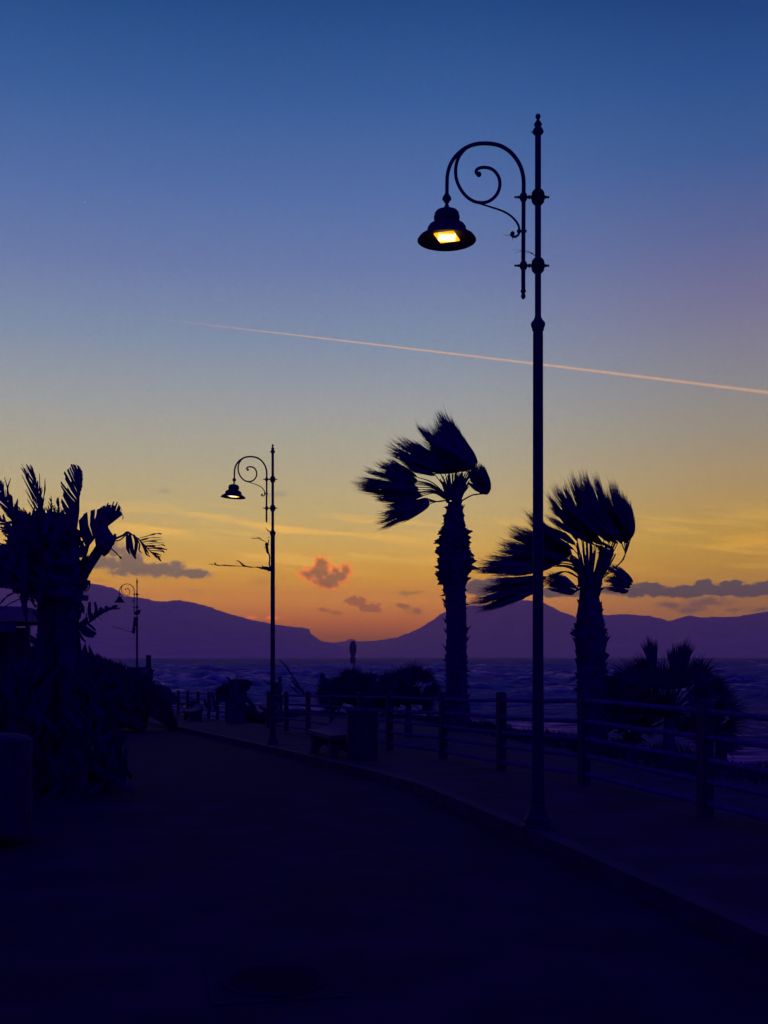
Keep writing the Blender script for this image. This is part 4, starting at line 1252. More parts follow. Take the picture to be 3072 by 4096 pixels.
# leaf clump at the far plinth + reeds behind far fence
random.seed(62)
r0 = W(*z7(650, 1900), 46)
root = thing('broadleaf_plant', 'strap-leaved plant with wide upright blades beside the square plinth', 'plant', (r0.x, 46, gh(46)))
mb = MB()
for pts, wd in (([(600, 1900), (590, 1750), (605, 1620)], 62), ([(640, 1900), (640, 1750), (660, 1640)], 45), ([(660, 1900), (690, 1750), (710, 1650)], 50), ([(680, 1880), (710, 1740), (750, 1675), (790, 1665)], 34),
                ([(560, 1900), (540, 1760), (545, 1660)], 50), ([(700, 1900), (780, 1850), (860, 1900)], 34), ([(690, 1880), (720, 1800), (730, 1770)], 34)):
    P = smooth_curve([W(*z7(*q), 46 + rnd(-.3, .3)) for q in pts], 4)
    w_ = wd * .2622 * 46 / F
    mb.blade(P, [w_ * (.5 + .5 * math.sin(math.pi * min(1, (i + 1) / len(P) * 1.05))) for i in range(len(P))], Vector((1, .3, .1)))
mb.build('foliage', M['leaf2'], root)
mb = MB(); mb.lathe([(.16, gh(46) - .1), (.12, gh(46) + .6)], (r0.x, 46, 0), 8); mb.build('stem', M['bark'], root)

zf = lambda x, y: (600 + .2712 * x, 2600 + .2712 * y)
r0 = W(*zf(200, 750), 56)
root = thing('reed_clump', 'leaning reed clump behind the left end of the far fence, blades tilted left', 'reeds', (r0.x, 56, gh(56)))
mb = MB()
for k in range(60):
    x1 = rnd(30, 470); top = float(np.interp(x1, [0, 60, 200, 320, 470], [400, 430, 490, 540, 700]))
    x0 = x1 - rnd(30, 110)
    P = [W(*zf(x1 + rnd(20, 90), 800), 56 + rnd(-1, 1)), W(*zf(x1, top + 130), 56), W(*zf(x0, top - rnd(0, 40) + 20), 56)]
    mb.blade(smooth_curve(P, 3), [.10, .11, .11, .10, .08, .05, .008], Vector((1, .3, .4)))
mb.build('foliage', M['leaf3'], root)
# stocky shaggy palm by the gap
D4 = 38.2
r0 = W(*zf(1290, 1050), D4)
root = thing('stocky_palm', 'stubby shaggy palm filling the gap at the end of the far fence', 'palm bush', (r0.x, D4, gh(D4)))
random.seed(63)
palm_trunk([(2718, 925, 982), (2745, 914, 986), (2790, 910, 990), (2850, 910, 984), (2896, 908, 980)], D4, root, 12, 1.3)
random.seed(64)
mb = MB()
for h, r_, a0, a1 in (((1330, 560), 150, 50, 130), ((1400, 540), 120, 50, 110), ((1250, 560), 140, 70, 130), ((1180, 600), 150, 100, 150), ((1180, 610), 210, 140, 185), ((1200, 660), 200, 150, 200), ((1440, 560), 150, 60, 120), ((1320, 600), 230, 40, 140), ((1380, 560), 140, 60, 120), ((1430, 800), 110, -60, 20)):
    for _ in range(2): stiff_fan(mb, (h[0], h[1] + 40), r_ * 1.35, a0, a1, zf, D4, n=14, base=(1300, 700), yoff=rnd(-.4, .4), wid=.05)
P = smooth_curve([W(*zf(x, y), D4) for x, y in ((1240, 620), (1200, 480), (1160, 420), (1125, 390))], 4)
mb.blade(P, [.08] * (len(P) - 3) + [.06, .04, .01], Vector((1, .2, .2)))
mb.build('crown', M['leaf3'], root)

# drooping frond right of the gap, and slim plants behind the fences
def small(name, label, cat, dist, base, T, blades, wid, extra=None):
    b = W(*T(*base), dist)
    o = MB()
    for pts in blades:
        P = smooth_curve([W(*T(*q), dist + rnd(-.15, .15)) for q in pts], 4)
        m_ = len(P)
        o.blade(P, [wid * (.4 + .6 * math.sin(math.pi * min(.97, (i + .6) / m_))) for i in range(m_)], Vector((.8, .3, .6)))
    if extra: extra(o)
    ob = o.build(name, M['leaf3']); tag(ob, label, cat)
    return ob


random.seed(65)
small('drooping_frond', 'arched frond hanging over the gap between the two fences', 'plant', 39.5, (1650, 1070), zf, [[(1400, 640), (1440, 730), (1500, 790), (1550, 900), (1610, 1000), (1650, 1060)]], .07,
      lambda o: frond(o, [(1650, 1075), (1600, 1000), (1545, 890), (1490, 790), (1430, 740)], zf, 39.5, n=16, ln=26, ang=30, wid=.05))
small('slim_plant', 'two slim pointed leaves standing behind the far fence right end', 'plant', 44.5, (960, 900), zf, [[(950, 900), (935, 750), (915, 600)], [(985, 900), (950, 780), (930, 690)], [(900, 900), (885, 800), (880, 745)], [(830, 860), (815, 790), (800, 742)], [(850, 860), (850, 800), (870, 760)]], .12)
small('spiky_tuft', 'small spiky tuft behind the middle of the far fence', 'plant', 50, (640, 860), zf, [[(640 + i * 12, 860), (630 + i * 13, 790), (610 + i * 16, 745)] for i in range(-4, 5)], .07)
zp = lambda x, y: (1020 + .1447 * x, 2640 + .1447 * y)
random.seed(66)
small('arching_reed', 'tall arching reed leaning left beside the standing person', 'reeds', 36.5, (1330, 1000), zp, [[(1340, 1000), (1230, 740), (1120, 580), (1000, 400), (880, 210), (780, 90), (670, 0)]] , .055,
      lambda o: [o.blade(smooth_curve([W(*zp(*q), 36.5 + rnd(-.2, .2)) for q in pts], 3), [w_ * .6, w_, w_, w_ * .9, w_ * .7, w_ * .4, w_ * .05][:7], Vector((.8, .2, .6))) for pts, w_ in
                 (([(1330, 900), (1130, 700), (960, 450)], .06), ([(1340, 900), (1180, 700), (1110, 560)], .07), ([(1250, 950), (1080, 800), (880, 650)], .06), ([(1150, 760), (1060, 620), (950, 570)], .035), ([(1380, 1000), (1300, 850), (1210, 740)], .06))])
small('low_reed', 'low blades leaning left at the foot of the middle lamp behind the fence', 'reeds', 36, (300, 1500), zp, [[(330, 1450), (260, 1350), (110, 1260)], [(320, 1470), (230, 1370), (90, 1310)], [(320, 1500), (230, 1460), (120, 1480)], [(330, 1400), (280, 1330), (200, 1290)]], .06)
# scrub spilling at the gap's foot
random.seed(67)
mb = MB()
for k in range(900):
    px_ = rnd(985, 1075); base_y = 2905
    tpy = float(np.interp(px_, [985, 1000, 1020, 1045, 1060, 1075], [2840, 2850, 2868, 2885, 2880, 2862]))
    p = W(px_, rnd(tpy, base_y), 40.2 + rnd(-.6, .8)); a = R(rnd(30, 160)); l_ = rnd(.08, .3)
    dv = Vector((math.cos(a), rnd(-.4, .4), math.sin(a)))
    mb.blade([p, p + dv * l_ * .6, p + dv * l_], [.05, .05, .005], Vector((math.sin(a), .3, -math.cos(a))))
o = mb.build('coastal_scrub', M['leaf3']); o['kind'] = 'stuff'

# grass along the top of the bank
random.seed(68)
mb = MB()
pe = [(x, y) for x, y in EDGE if 9 < y < 56 and x > -5]
for (x0, y0), (x1, y1) in zip(pe[:-1], pe[1:]):
    L_ = math.hypot(x1 - x0, y1 - y0)
    for k in range(int(L_ * 170)):
        t_ = random.random(); inw = rnd(-.5, 1.2)
        x = x0 + (x1 - x0) * t_ - inw; y = y0 + (y1 - y0) * t_
        cl_ = vnoise(np.array([x * 1.3]), np.array([y * 1.3]), 3)[0]
        hgt = (.05 + .34 * max(0, cl_ - .35)) * rnd(.5, 1.3)
        z = gh(y) - .2
        lean = rnd(-.1, .25) * -1
        p = Vector((x, y, z)); 
        mb.blade([p, p + Vector((lean * .3 * hgt * 3, rnd(-.02, .02), hgt * .6 + .05)), p + Vector((lean * hgt * 3, rnd(-.05, .05), hgt + .08))], [.014 + y * .0004, .012 + y * .0004, .001], Vector((1, .4, .1)))
o = mb.build('grass', M['leaf3']); o['kind'] = 'stuff'


# ------------------------------------------------------------------ giant bird-of-paradise plants on the left
def split_leaf(mb, mid, T, dist, wL, wR, n=26, ang=48, gap=.12, yoff=0.0, rw=.016, curl=0.0, w0=.25, jit=.12, pt=.5):
    """broad leaf torn into strips: wL/wR are half widths (T units) along the rib"""
    sc_ = (Vector(T(1, 0)) - Vector(T(0, 0))).length * dist / F
    P = smooth_curve([W(*T(x, y), dist + yoff) for x, y in mid], 8)
    m_ = len(P) - 1
    mb.tube(P, [rw * (1.15 - .95 * i / m_) for i in range(m_ + 1)], 6)
    tot = sum((P[i + 1] - P[i]).length for i in range(m_))
    for side, ws in ((1, wL), (-1, wR)):
        if ws is None: continue
        k = 0
        tf = 0.0
        tilt = rnd(-.35, .35)
        while tf < 1.0:
            st_ = (1.0 / n) * rnd(.5, 1.8)
            ta, tb = tf, min(1.0, tf + st_ * (1 - (rnd(.06, .22) if random.random() < .35 else -0.03)))
            tf += st_
            if random.random() < gap: continue
            ends = []
            lenf = rnd(1 - jit, 1.03)
            aj = rnd(-5, 5)
            split = random.random() < pt
            for tt in (ta, tb):
                f = tt * m_; i = min(int(f), m_ - 1)
                p = P[i].lerp(P[i + 1], f - i)
                t = (P[min(i + 1, m_)] - P[max(i - 1, 0)]).normalized()
                w_ = float(np.interp(tt, np.linspace(0, 1, len(ws)), ws)) * sc_ * lenf
                a = R((ang - 14 * tt + aj)) * side
                d_ = Vector((t.x * math.cos(a) - t.z * math.sin(a), tilt, t.x * math.sin(a) + t.z * math.cos(a)))
                e1 = p + d_ * w_ * .55
                e2 = p + d_ * w_ + t * (curl * w_)
                ends.append((p, e1, e2))
            (pa, ea, fa), (pb_, eb, fb) = ends
            if split:   # frayed, pointed strip
                fm = fa.lerp(fb, rnd(.2, .8))
                mb.quad_strip([[pa, pb_], [ea, eb], [fm.lerp(fa, .25), fm.lerp(fb, .25)]])
            else:
                c = rnd(.1, .45)
                mb.quad_strip([[pa, pb_], [ea, eb], [fa.lerp(fb, c * .5), fb.lerp(fa, c * .3)]])


DS = 13.0
zs = lambda x, y: (.2893 * x, 1840 + .2893 * y)      # traced drawing of the upper plants
zl = lambda x, y: (.2893 * x, 2250 + .2893 * y)      # lower part
random.seed(71)


def pxb(x): return (x - CX) / F * DS


rootA = thing('giant_strelitzia', 'right-hand giant bird-of-paradise plant with tall torn paddle leaves and a hanging broken leaf', 'plant', (pxb(275), DS, gh(DS)), 'giant wind-torn leafy plants on the left')
mb = MB()
tr = smooth_curve([W(x, y, DS) for x, y in ((300, 3210), (285, 3000), (272, 2800), (270, 2600), (272, 2440), (268, 2330), (280, 2250))], 6)
mb.tube(tr, [.135 - .03 * i / len(tr) + .012 * math.sin(i * 1.3) for i in range(len(tr))], 12)
# stalks fanning in one plane
for a_, b_, c_2, r0_ in (((250, 2500), (285, 2300), (312, 2120), .075), ((300, 2420), (330, 2300), (395, 2185), .07), ((310, 2360), (350, 2280), (412, 2195), .055), ((240, 2400), (270, 2250), (300, 2140), .06),
                        ((290, 2480), (335, 2320), (410, 2200), .05), ((300, 2440), (322, 2290), (352, 2180), .04), ((240, 2480), (232, 2300), (250, 2180), .05), ((285, 2560), (310, 2510), (340, 2478), .03)):
    P = smooth_curve([W(*a_, DS + rnd(-.2, .2)), W(*b_, DS + rnd(-.1, .1)), W(*c_2, DS)], 5)
    mb.tube(P, [r0_ * (1 - .55 * i / len(P)) for i in range(len(P))], 8)
mb.build('trunk', M['leaf3'], rootA)
lf = lambda: None
mb = MB()
split_leaf(mb, [(1000, 1180), (1040, 950), (1075, 720), (1085, 520), (1110, 330), (1130, 150)], zs, DS, [300, 360, 370, 360, 350, 320, 240, 60], [10, 30, 25, 16, 20, 60, 50, 20], n=20, ang=44, gap=.02, curl=.05, rw=.024, jit=.09, pt=.12)
split_leaf(mb, [(1000, 1180), (1045, 950), (1080, 720), (1090, 520), (1112, 330), (1130, 150)], zs, DS, [240, 290, 290, 280, 270, 250, 180, 50], None, n=15, ang=46, gap=.12, yoff=.05, curl=.05, rw=.01, jit=.15, pt=.2)
mb.build('leaf', M['leaf2'], rootA)
mb = MB()
split_leaf(mb, [(1120, 1330), (1210, 1180), (1330, 1040), (1460, 925), (1580, 835), (1690, 755)], zs, DS, [190, 320, 370, 350, 310, 290, 260, 190, 90, 20], None, n=17, ang=66, gap=.02, curl=.2, rw=.022, jit=.04, pt=.08)
split_leaf(mb, [(1300, 1080), (1460, 925), (1580, 835), (1660, 775)], zs, DS, [270, 290, 270, 190, 80], None, n=5, ang=62, gap=.0, yoff=.03, curl=.25, rw=.01, jit=.02)
P = [W(*zs(1690, 755), DS), W(*zs(1705, 790), DS), W(*zs(1690, 820), DS)]; mb.tube(smooth_curve(P, 3), .004, 4)
mb.build('leaf', M['leaf2'], rootA)
# broken arching leaf with hanging strips
mb = MB()
rib = smooth_curve([W(*z3(x, y), DS - .1) for x, y in ((820, 770), (860, 742), (905, 722), (940, 697), (985, 725), (1025, 752), (1070, 800), (1120, 850), (1150, 882), (1185, 912))], 5)
mb.tube(rib, [.014 - .010 * i / len(rib) for i in range(len(rib))], 6)
mb.tube(smooth_curve([W(*z3(x, y), DS - .08) for x, y in ((840, 765), (890, 752), (925, 720), (950, 700))], 4), .008, 5)
mb.tube(smooth_curve([W(*z3(x, y), DS - .12) for x, y in ((790, 800), (820, 820), (850, 845), (895, 893))], 4), [.008] * 10 + [.006, .010, .012], 5)
hang = [([(935, 705), (940, 770), (942, 820), (958, 860)], 26), ([(955, 705), (965, 780), (975, 840), (1002, 895)], 30), ([(985, 715), (1005, 770), (1000, 830), (992, 885)], 26), ([(1010, 745), (1030, 790), (1025, 830), (1045, 850)], 12),
        ([(1035, 765), (1065, 820), (1080, 860), (1108, 880)], 14), ([(1050, 780), (1080, 830), (1098, 862)], 12)]
side = [([(1020, 745), (1100, 722), (1160, 708), (1192, 712)], 22), ([(1035, 758), (1120, 738), (1195, 738)], 20), ([(1045, 770), (1130, 758), (1200, 752)], 20), ([(1060, 790), (1140, 778), (1213, 778)], 22), ([(1070, 800), (1150, 800), (1190, 790), (1216, 800)], 20),
        ([(1085, 815), (1170, 818), (1232, 826)], 22), ([(1100, 832), (1160, 835), (1200, 838), (1210, 850)], 16), ([(1110, 845), (1160, 860), (1190, 868)], 16), ([(1125, 858), (1160, 875), (1190, 880)], 14), ([(1140, 872), (1170, 885), (1188, 915)], 14), ([(1090, 820), (1150, 812), (1200, 812)], 24), ([(1050, 775), (1110, 765), (1160, 766)], 24)]
for pts, wd in hang + side:
    P = smooth_curve([W(*z3(x, y), DS - .1 + rnd(-.05, .05)) for x, y in pts], 4)
    w_ = wd * .5425 * DS / F; k_ = len(P)
    mb.blade(P, [w_ * (.35 + .65 * math.sin(math.pi * min(.96, (i + 1.5) / (k_ + 1)))) for i in range(k_)], Vector((.4, .25, .8)) if pts in side else Vector((1, .25, .2)))
mb.build('broken_leaf', M['leaf2'], rootA)['label'] = 'snapped leaf hanging in strips to the right'
mb = MB()   # flower pod
mb.lathe([(.004, -.19), (.05, -.15), (.095, -.08), (.11, 0), (.095, .08), (.055, .14), (.03, .22), (.028, .36)], tuple(W(*z3(768, 760), DS - .05)), 12)
mb.lathe([(.01, -.06), (.045, -.02), (.05, .03), (.02, .07)], tuple(W(*z3(810, 748), DS - .05)), 10)
mb.tube(smooth_curve([W(*z3(x, y), DS - .05) for x, y in ((760, 850), (790, 800), (830, 780), (850, 710))], 4), [.04, .035, .03, .03, .03, .028, .028, .025, .024, .02, .02, .02, .015], 6)
mb.build('flower_pod', M['leaf2'], rootA)
# lower side leaf over the hills
mb = MB()
ribq = [(1060, 960), (1150, 880), (1280, 795), (1400, 710), (1520, 655), (1660, 640)]
split_leaf(mb, ribq, zl, DS, [20, 60, 110, 110, 90, 70, 50, 25], [30, 40, 22, 14, 12, 10, 6, 4], n=16, ang=55, gap=.1, rw=.014, jit=.3)
for pts, wd in (([(1260, 800), (1235, 680), (1240, 545)], 52), ([(1335, 760), (1330, 650), (1310, 545)], 44), ([(1385, 730), (1390, 660), (1400, 615)], 50), ([(1460, 690), (1470, 640), (1460, 600)], 50), ([(1540, 650), (1570, 610), (1625, 600)], 40),
                ([(1180, 870), (1190, 770), (1200, 700)], 20), ([(1120, 900), (1190, 980), (1300, 1015)], 90), ([(1160, 880), (1260, 960), (1330, 990)], 60), ([(1220, 850), (1280, 900), (1325, 945)], 36), ([(1090, 960), (1130, 1040), (1185, 1100)], 36), ([(1070, 950), (1100, 900), (1150, 860)], 60),
                ([(1290, 790), (1320, 800), (1330, 810)], 10), ([(1360, 750), (1395, 790), (1405, 805)], 10)):
    P = smooth_curve([W(*zl(x, y), DS + rnd(-.05, .05)) for x, y in pts], 4)
    w_ = wd * .2893 * DS / F; k_ = len(P)
    mb.blade(P, [w_ * (.55 + .45 * math.sin(math.pi * min(.99, (i + 1.5) / (k_ + 1)))) for i in range(k_)], Vector((1, .3, 0)) if abs(pts[0][0] - pts[-1][0]) < 60 else Vector((.3, .3, 1)))
mb.build('leaf', M['leaf2'], rootA)
# curled strips at the stem
for pts, wd in (([(1190, 240), (1240, 290), (1225, 360), (1150, 430)], 18), ([(1200, 260), (1230, 330), (1200, 430), (1130, 485)], 6), ([(1180, 280), (1200, 340), (1150, 400)], 30), ([(1110, 540), (1150, 620), (1160, 710)], 34), ([(1100, 520), (1130, 620), (1130, 700)], 40), ([(1080, 600), (1110, 700), (1105, 780)], 30),
                ([(1050, 1000), (1060, 930), (1110, 880)], 40)):
    mb = MB(); P = smooth_curve([W(*zl(x, y), DS + rnd(-.05, .05)) for x, y in pts], 4)
    w_ = wd * .2893 * DS / F
    mb.blade(P, [w_ * (.4 + .6 * math.sin(math.pi * min(.97, (i + 1) / len(P)))) for i in range(len(P))], Vector((1, .3, .2)))
    mb.build('torn_strip', M['leaf2'], rootA)

rootB = thing('giant_strelitzia', 'left-hand giant bird-of-paradise plant cut by the photo edge, a dense mass of torn leaves', 'plant', (pxb(170), DS + .3, gh(DS)), 'giant wind-torn leafy plants on the left')
mb = MB()
for pts, r0_ in ((((190, 3210), (185, 2900), (180, 2600), (178, 2420), (165, 2250), (150, 2080)), .095), (((215, 3210), (213, 2900), (214, 2600), (200, 2350), (180, 2200)), .05)):
    P = smooth_curve([W(x, y, DS + .3) for x, y in pts], 6)
    mb.tube(P, [r0_ * (1.15 - .5 * i / len(P)) for i in range(len(P))], 10)
mb.build('trunk', M['leaf3'], rootB)


def leafB(*a, **k):
    m3 = MB(); split_leaf(m3, *a, **k); return m3.build('leaf', M['leaf2'], rootB)


random.seed(75)
DB = DS + .25
leafB([(560, 900), (548, 700), (525, 480), (490, 300), (450, 115)], zs, DB, [200, 360, 440, 430, 380, 270, 160, 60], [60, 130, 170, 150, 110, 70, 40, 12], n=24, ang=32, gap=.08, curl=.12, rw=.022, jit=.18)
leafB([(560, 900), (550, 700), (528, 480), (495, 300), (455, 110)], zs, DB, [300, 480, 520, 470, 380, 260, 150, 50], [90, 150, 190, 150, 100, 60, 30, 10], n=17, ang=27, gap=.38, yoff=.12, curl=.1, rw=.01, jit=.2, pt=.6)
leafB([(260, 920), (170, 740), (80, 560), (5, 380), (-70, 200)], zs, DB, [160, 250, 260, 200, 120, 60], [260, 330, 260, 180, 110, 50], n=15, ang=26, gap=.35, yoff=-.15, rw=.01, jit=.2, pt=.7)
leafB([(580, 860), (575, 660), (555, 440), (545, 190)], zs, DB, [60, 120, 90, 60, 25], [110, 90, 60, 30, 10], n=16, ang=22, gap=.25, yoff=.1, rw=.016, jit=.2)
leafB([(600, 800), (590, 650), (610, 450), (620, 262)], zs, DB, [60, 60, 30, 10], [120, 130, 90, 20], n=12, ang=20, gap=.3, yoff=-.1, rw=.008, jit=.2)
leafB([(250, 900), (160, 720), (70, 540), (0, 360), (-70, 180)], zs, DB, [140, 230, 250, 190, 120, 60], [190, 240, 190, 130, 90, 40], n=22, ang=32, gap=.1, rw=.024, jit=.2)
leafB([(200, 900), (130, 600), (105, 400), (60, 235)], zs, DB, [20, 20, 10, 5], [20, 20, 10, 5], n=8, ang=20, gap=.3, rw=.016)
leafB([(110, 560), (105, 400), (125, 320), (148, 250)], zs, DB, [12, 14, 18, 12], [8, 10, 8, 5], n=8, ang=18, gap=.1, rw=.012)
leafB([(700, 1100), (760, 900), (800, 700), (810, 520)], zs, DB, [160, 200, 160, 90, 20], [90, 110, 90, 50, 10], n=18, ang=40, gap=.12, yoff=.2, rw=.02)
leafB([(640, 1000), (680, 800), (705, 640), (705, 500)], zs, DB, [120, 140, 80, 20], [60, 70, 50, 10], n=14, ang=34, gap=.2, yoff=-.1, rw=.016)
leafB([(350, 1100), (250, 1000), (120, 890), (-40, 770)], zs, DB, [120, 180, 160, 60], [110, 150, 140, 60], n=18, ang=44, gap=.14, yoff=-.2, rw=.02)
leafB([(400, 1250), (250, 1240), (100, 1290), (-60, 1330)], zs, DB, [120, 170, 140, 50], [100, 110, 90, 40], n=18, ang=44, gap=.12, yoff=.2, rw=.02)
leafB([(1010, 1150), (900, 1010), (840, 960), (770, 930)], zs, DB, [60, 80, 60, 20], [40, 70, 60, 20], n=12, ang=44, gap=.1, yoff=.1, rw=.02)
leafB([(1040, 1080), (1090, 1030), (1150, 1010), (1200, 1090)], zs, DB, [40, 50, 40, 20], [30, 60, 60, 20], n=8, ang=50, gap=.1, yoff=.1, rw=.014)
random.seed(79)
def fill_poly(poly, num, ln, wd, amin, amax, dep, T=lambda x, y: (x, y), dist=None):
    """short broad strips packed through a volume whose outline is poly"""
    m3 = MB(); dist = dist or DB
    xs_ = [p[0] for p in poly]; ys_ = [p[1] for p in poly]; k = 0
    while k < num:
        x, y = rnd(min(xs_), max(xs_)), rnd(min(ys_), max(ys_))
        if not inside(np.array([x]), np.array([y]), poly)[0]: continue
        k += 1
        p = W(*T(x, y), dist + rnd(-dep, dep)); a = R(rnd(amin, amax)); l_ = ln * rnd(.6, 1.2)
        d_ = Vector((math.cos(a), rnd(-.3, .3), math.sin(a)))
        m3.blade([p - d_ * l_ * .5, p, p + d_ * l_ * .5], [wd * .7, wd, wd * .1], Vector((-d_.z, rnd(-.5, .5), d_.x)))
    return m3


for k in range(26):
    x0, y0 = rnd(250, 780), rnd(950, 1350)
    a = R(rnd(60, 190)); l_ = rnd(330, 560)
    x1, y1 = x0 + math.cos(a) * l_, max(rnd(560, 800), y0 - math.sin(a) * l_ * .8)
    w_ = rnd(110, 170)
    leafB([(x0, y0), ((x0 + x1) / 2 + rnd(-40, 40), (y0 + y1) / 2 - rnd(0, 80)), (max(-60, min(x1, 900)), y1)], zs, DB, [w_ * .6, w_, w_, w_ * .7, 20], [w_ * .6, w_, w_, w_ * .7, 20], n=16, ang=rnd(35, 50), gap=.08, yoff=rnd(-.6, .7), rw=.016)
fill_poly([(-20, 2210), (40, 2190), (50, 2110), (75, 2060), (120, 2070), (150, 2060), (185, 2075), (215, 2055), (235, 2080), (262, 2130), (300, 2120), (305, 2260), (325, 2330), (318, 2380), (290, 2440), (238, 2390), (222, 2330), (205, 2360), (160, 2400), (130, 2370), (80, 2350), (-20, 2325)],
          400, .26, .08, 60, 190, .5).build('foliage', M['leaf2'], rootB)
fill_poly([(150, 2560), (235, 2540), (318, 2500), (308, 2700), (312, 3000), (300, 3190), (150, 3190), (140, 2900)], 300, .5, .10, 70, 110, .25).build('dead_leaf_skirt', M['leaf3'], rootB)
random.seed(90)
fill_poly([(40, 2720), (140, 2600), (330, 2640), (400, 2760), (470, 2900), (500, 3060), (470, 3190), (30, 3190)], 420, .42, .09, 30, 150, .6).build('base_leaves', M['leaf3'], rootB)
random.seed(81)
for k in range(14):
    x0, y0 = rnd(300, 700), rnd(1350, 1680)
    a = R(rnd(130, 215)); l_ = rnd(260, 520)
    x1, y1 = x0 + math.cos(a) * l_, min(1720, y0 - math.sin(a) * l_ * .6)
    w_ = rnd(70, 140)
    leafB([(x0, y0), ((x0 + x1) / 2, (y0 + y1) / 2 - rnd(10, 70)), (x1, y1)], zs, DB, [w_ * .6, w_, w_ * .8, 20], [w_ * .6, w_, w_ * .8, 20], n=14, ang=rnd(35, 55), gap=.1, yoff=rnd(-.5, .7), rw=.016)
for k in range(9):
    x0, y0 = rnd(1010, 1130), rnd(1380, 1600)
    leafB([(x0, y0 + 60), (x0 + rnd(0, 40), y0), (x0 + rnd(40, 130), y0 - rnd(60, 160))], zs, DB, [40, 60, 50, 15], [40, 60, 50, 15], n=9, ang=50, gap=.25, yoff=rnd(-.2, .2), rw=.01)
random.seed(80)
for pts, wl in (([(560, 560), (430, 440), (280, 400), (120, 460), (-40, 610)], 50), ([(500, 620), (420, 520), (300, 500), (150, 560), (0, 650)], 30), ([(480, 540), (400, 470), (330, 470), (250, 470)], 40),
                ([(420, 380), (250, 370), (100, 355), (20, 340)], 30), ([(420, 360), (260, 320), (160, 310), (80, 295)], 30), ([(540, 830), (500, 730), (450, 665)], 30), ([(560, 860), (520, 760), (470, 710)], 24), ([(560, 620), (700, 560), (760, 640), (790, 760)], 60), ([(620, 700), (700, 600), (720, 520)], 60),
                ([(860, 560), (800, 640), (760, 760)], 60)):
    leafB(pts, zl, DB, [wl * .9, wl * 1.9, wl * 1.6, wl * .4], [wl * .9, wl * 1.9, wl * 1.6, wl * .4], n=10, ang=24, gap=.15, yoff=rnd(-.2, .2), rw=.012)
for k in range(16):
    x0, y0 = rnd(250, 900), rnd(150, 500)
    a = R(rnd(-140, -40)); l_ = rnd(250, 420)
    x1, y1 = x0 + math.cos(a) * l_ * .5, y0 - math.sin(a) * l_
    leafB([(x0, y0 - 200), (x0, y0), (x1, y1)], zl, DB, [50, 90, 80, 20], [50, 90, 80, 20], n=12, ang=40, gap=.2, yoff=rnd(-.3, .8), rw=.012)
# low hedge mass at the left under the plants
random.seed(82)
mb = MB()
for k in range(2600):
    px_ = rnd(-60, 640); dd = rnd(15, 30)
    tpy = float(np.interp(px_, [-60, 120, 300, 420, 560, 640], [2820, 2790, 2760, 2800, 2850, 2900]))
    zz_ = W(px_, tpy, 22).z
    p = Vector(((px_ - CX) / F * dd - .2, dd, gh(dd) + random.random() ** .6 * max(.3, zz_ - gh(dd))))
    if p.x > interp_line(LEFT, dd) - .3: p.x = interp_line(LEFT, dd) - .3 - rnd(0, .8)
    a = R(rnd(20, 160)); l_ = rnd(.15, .45)
    dv = Vector((math.cos(a), rnd(-.6, .6), math.sin(a)))
    mb.blade([p, p + dv * l_ * .5, p + dv * l_], [.06, .12, .01], Vector((math.sin(a), rnd(-.5, .5), -math.cos(a))))
tag(mb.build('hedge', M['leaf3']), 'low dark hedge along the left pavement beneath the giant plants', 'hedge')

# ------------------------------------------------------------------ kiosk with awning at the left edge
DK = 19.0
kx = lambda x: (x * .2893 - CX) / F * DK
kz = lambda y: EYE - (2250 + .2893 * y - HY) / F * DK
root = thing('kiosk', 'canvas-sided kiosk with a sloping awning roof at the left edge behind the giant plants', 'kiosk', (kx(0), DK, gh(DK)))
mb = MB()
b0 = [(kx(-900), DK - .4, kz(840)), (kx(330), DK - .4, kz(820)), (kx(490), DK + 2.2, kz(800)), (kx(-900), DK + 3.4, kz(820))]
tp_ = [(kx(-600), DK + .9, kz(560)), (kx(105), DK + .9, kz(578)), (kx(150), DK + 1.5, kz(600)), (kx(-500), DK + 1.5, kz(600))]
i0 = len(mb.v); mb.v += b0 + tp_
mb.f += [(0, 1, 5, 4), (1, 2, 6, 5), (2, 3, 7, 6), (3, 0, 4, 7), (4, 5, 6, 7), (3, 2, 1, 0)]
mb.build('awning', M['awn'], root)
mb = MB(); rows = []
for i in range(45):
    t = i / 44; x = kx(-900) + (kx(330) - kx(-900)) * t
    y = DK - .39 + .012 * math.sin(t * 90)
    rows.append([(x, y, kz(842)), (x, y - .02, kz(960 + 14 * abs(math.sin(t * 40))))])
mb.quad_strip(rows); mb.build('valance', M['canvas'], root)
mb = MB(); rows = []
for i in range(160):
    t = i / 159; x = kx(-880) + (kx(400) - kx(-880)) * t
    y = DK + .05 + .035 * math.sin(t * 120) + .02 * math.sin(t * 311)
    rows.append([(x, y, kz(900)), (x + .01, y + .01, kz(1400)), (x, y, gh(DK) + .02)])
mb.quad_strip(rows); mb.build('side_curtain', M['canvas'], root, smooth=True)
for xx_ in (-860, 165, 400):
    mb = MB(); mb.box((-.035, -.035, gh(DK)), (.035, .035, kz(850)), 0, (kx(xx_), DK - .05, 0)); mb.build('pole', M['iron'], root)

# pale rounded pillar on the left
mb = MB()
pq = W(-30, 2937, 9.5)
mb.lathe([(.33, gh(9.5)), (.33, pq.z - .05), (.30, pq.z - .02), (.22, pq.z), (.01, pq.z + .01)], (pq.x, 9.5, 0), 28)
tag(mb.build('stone_pillar', M['post']), 'stout round-topped pillar cut by the left edge of the photo', 'pillar')


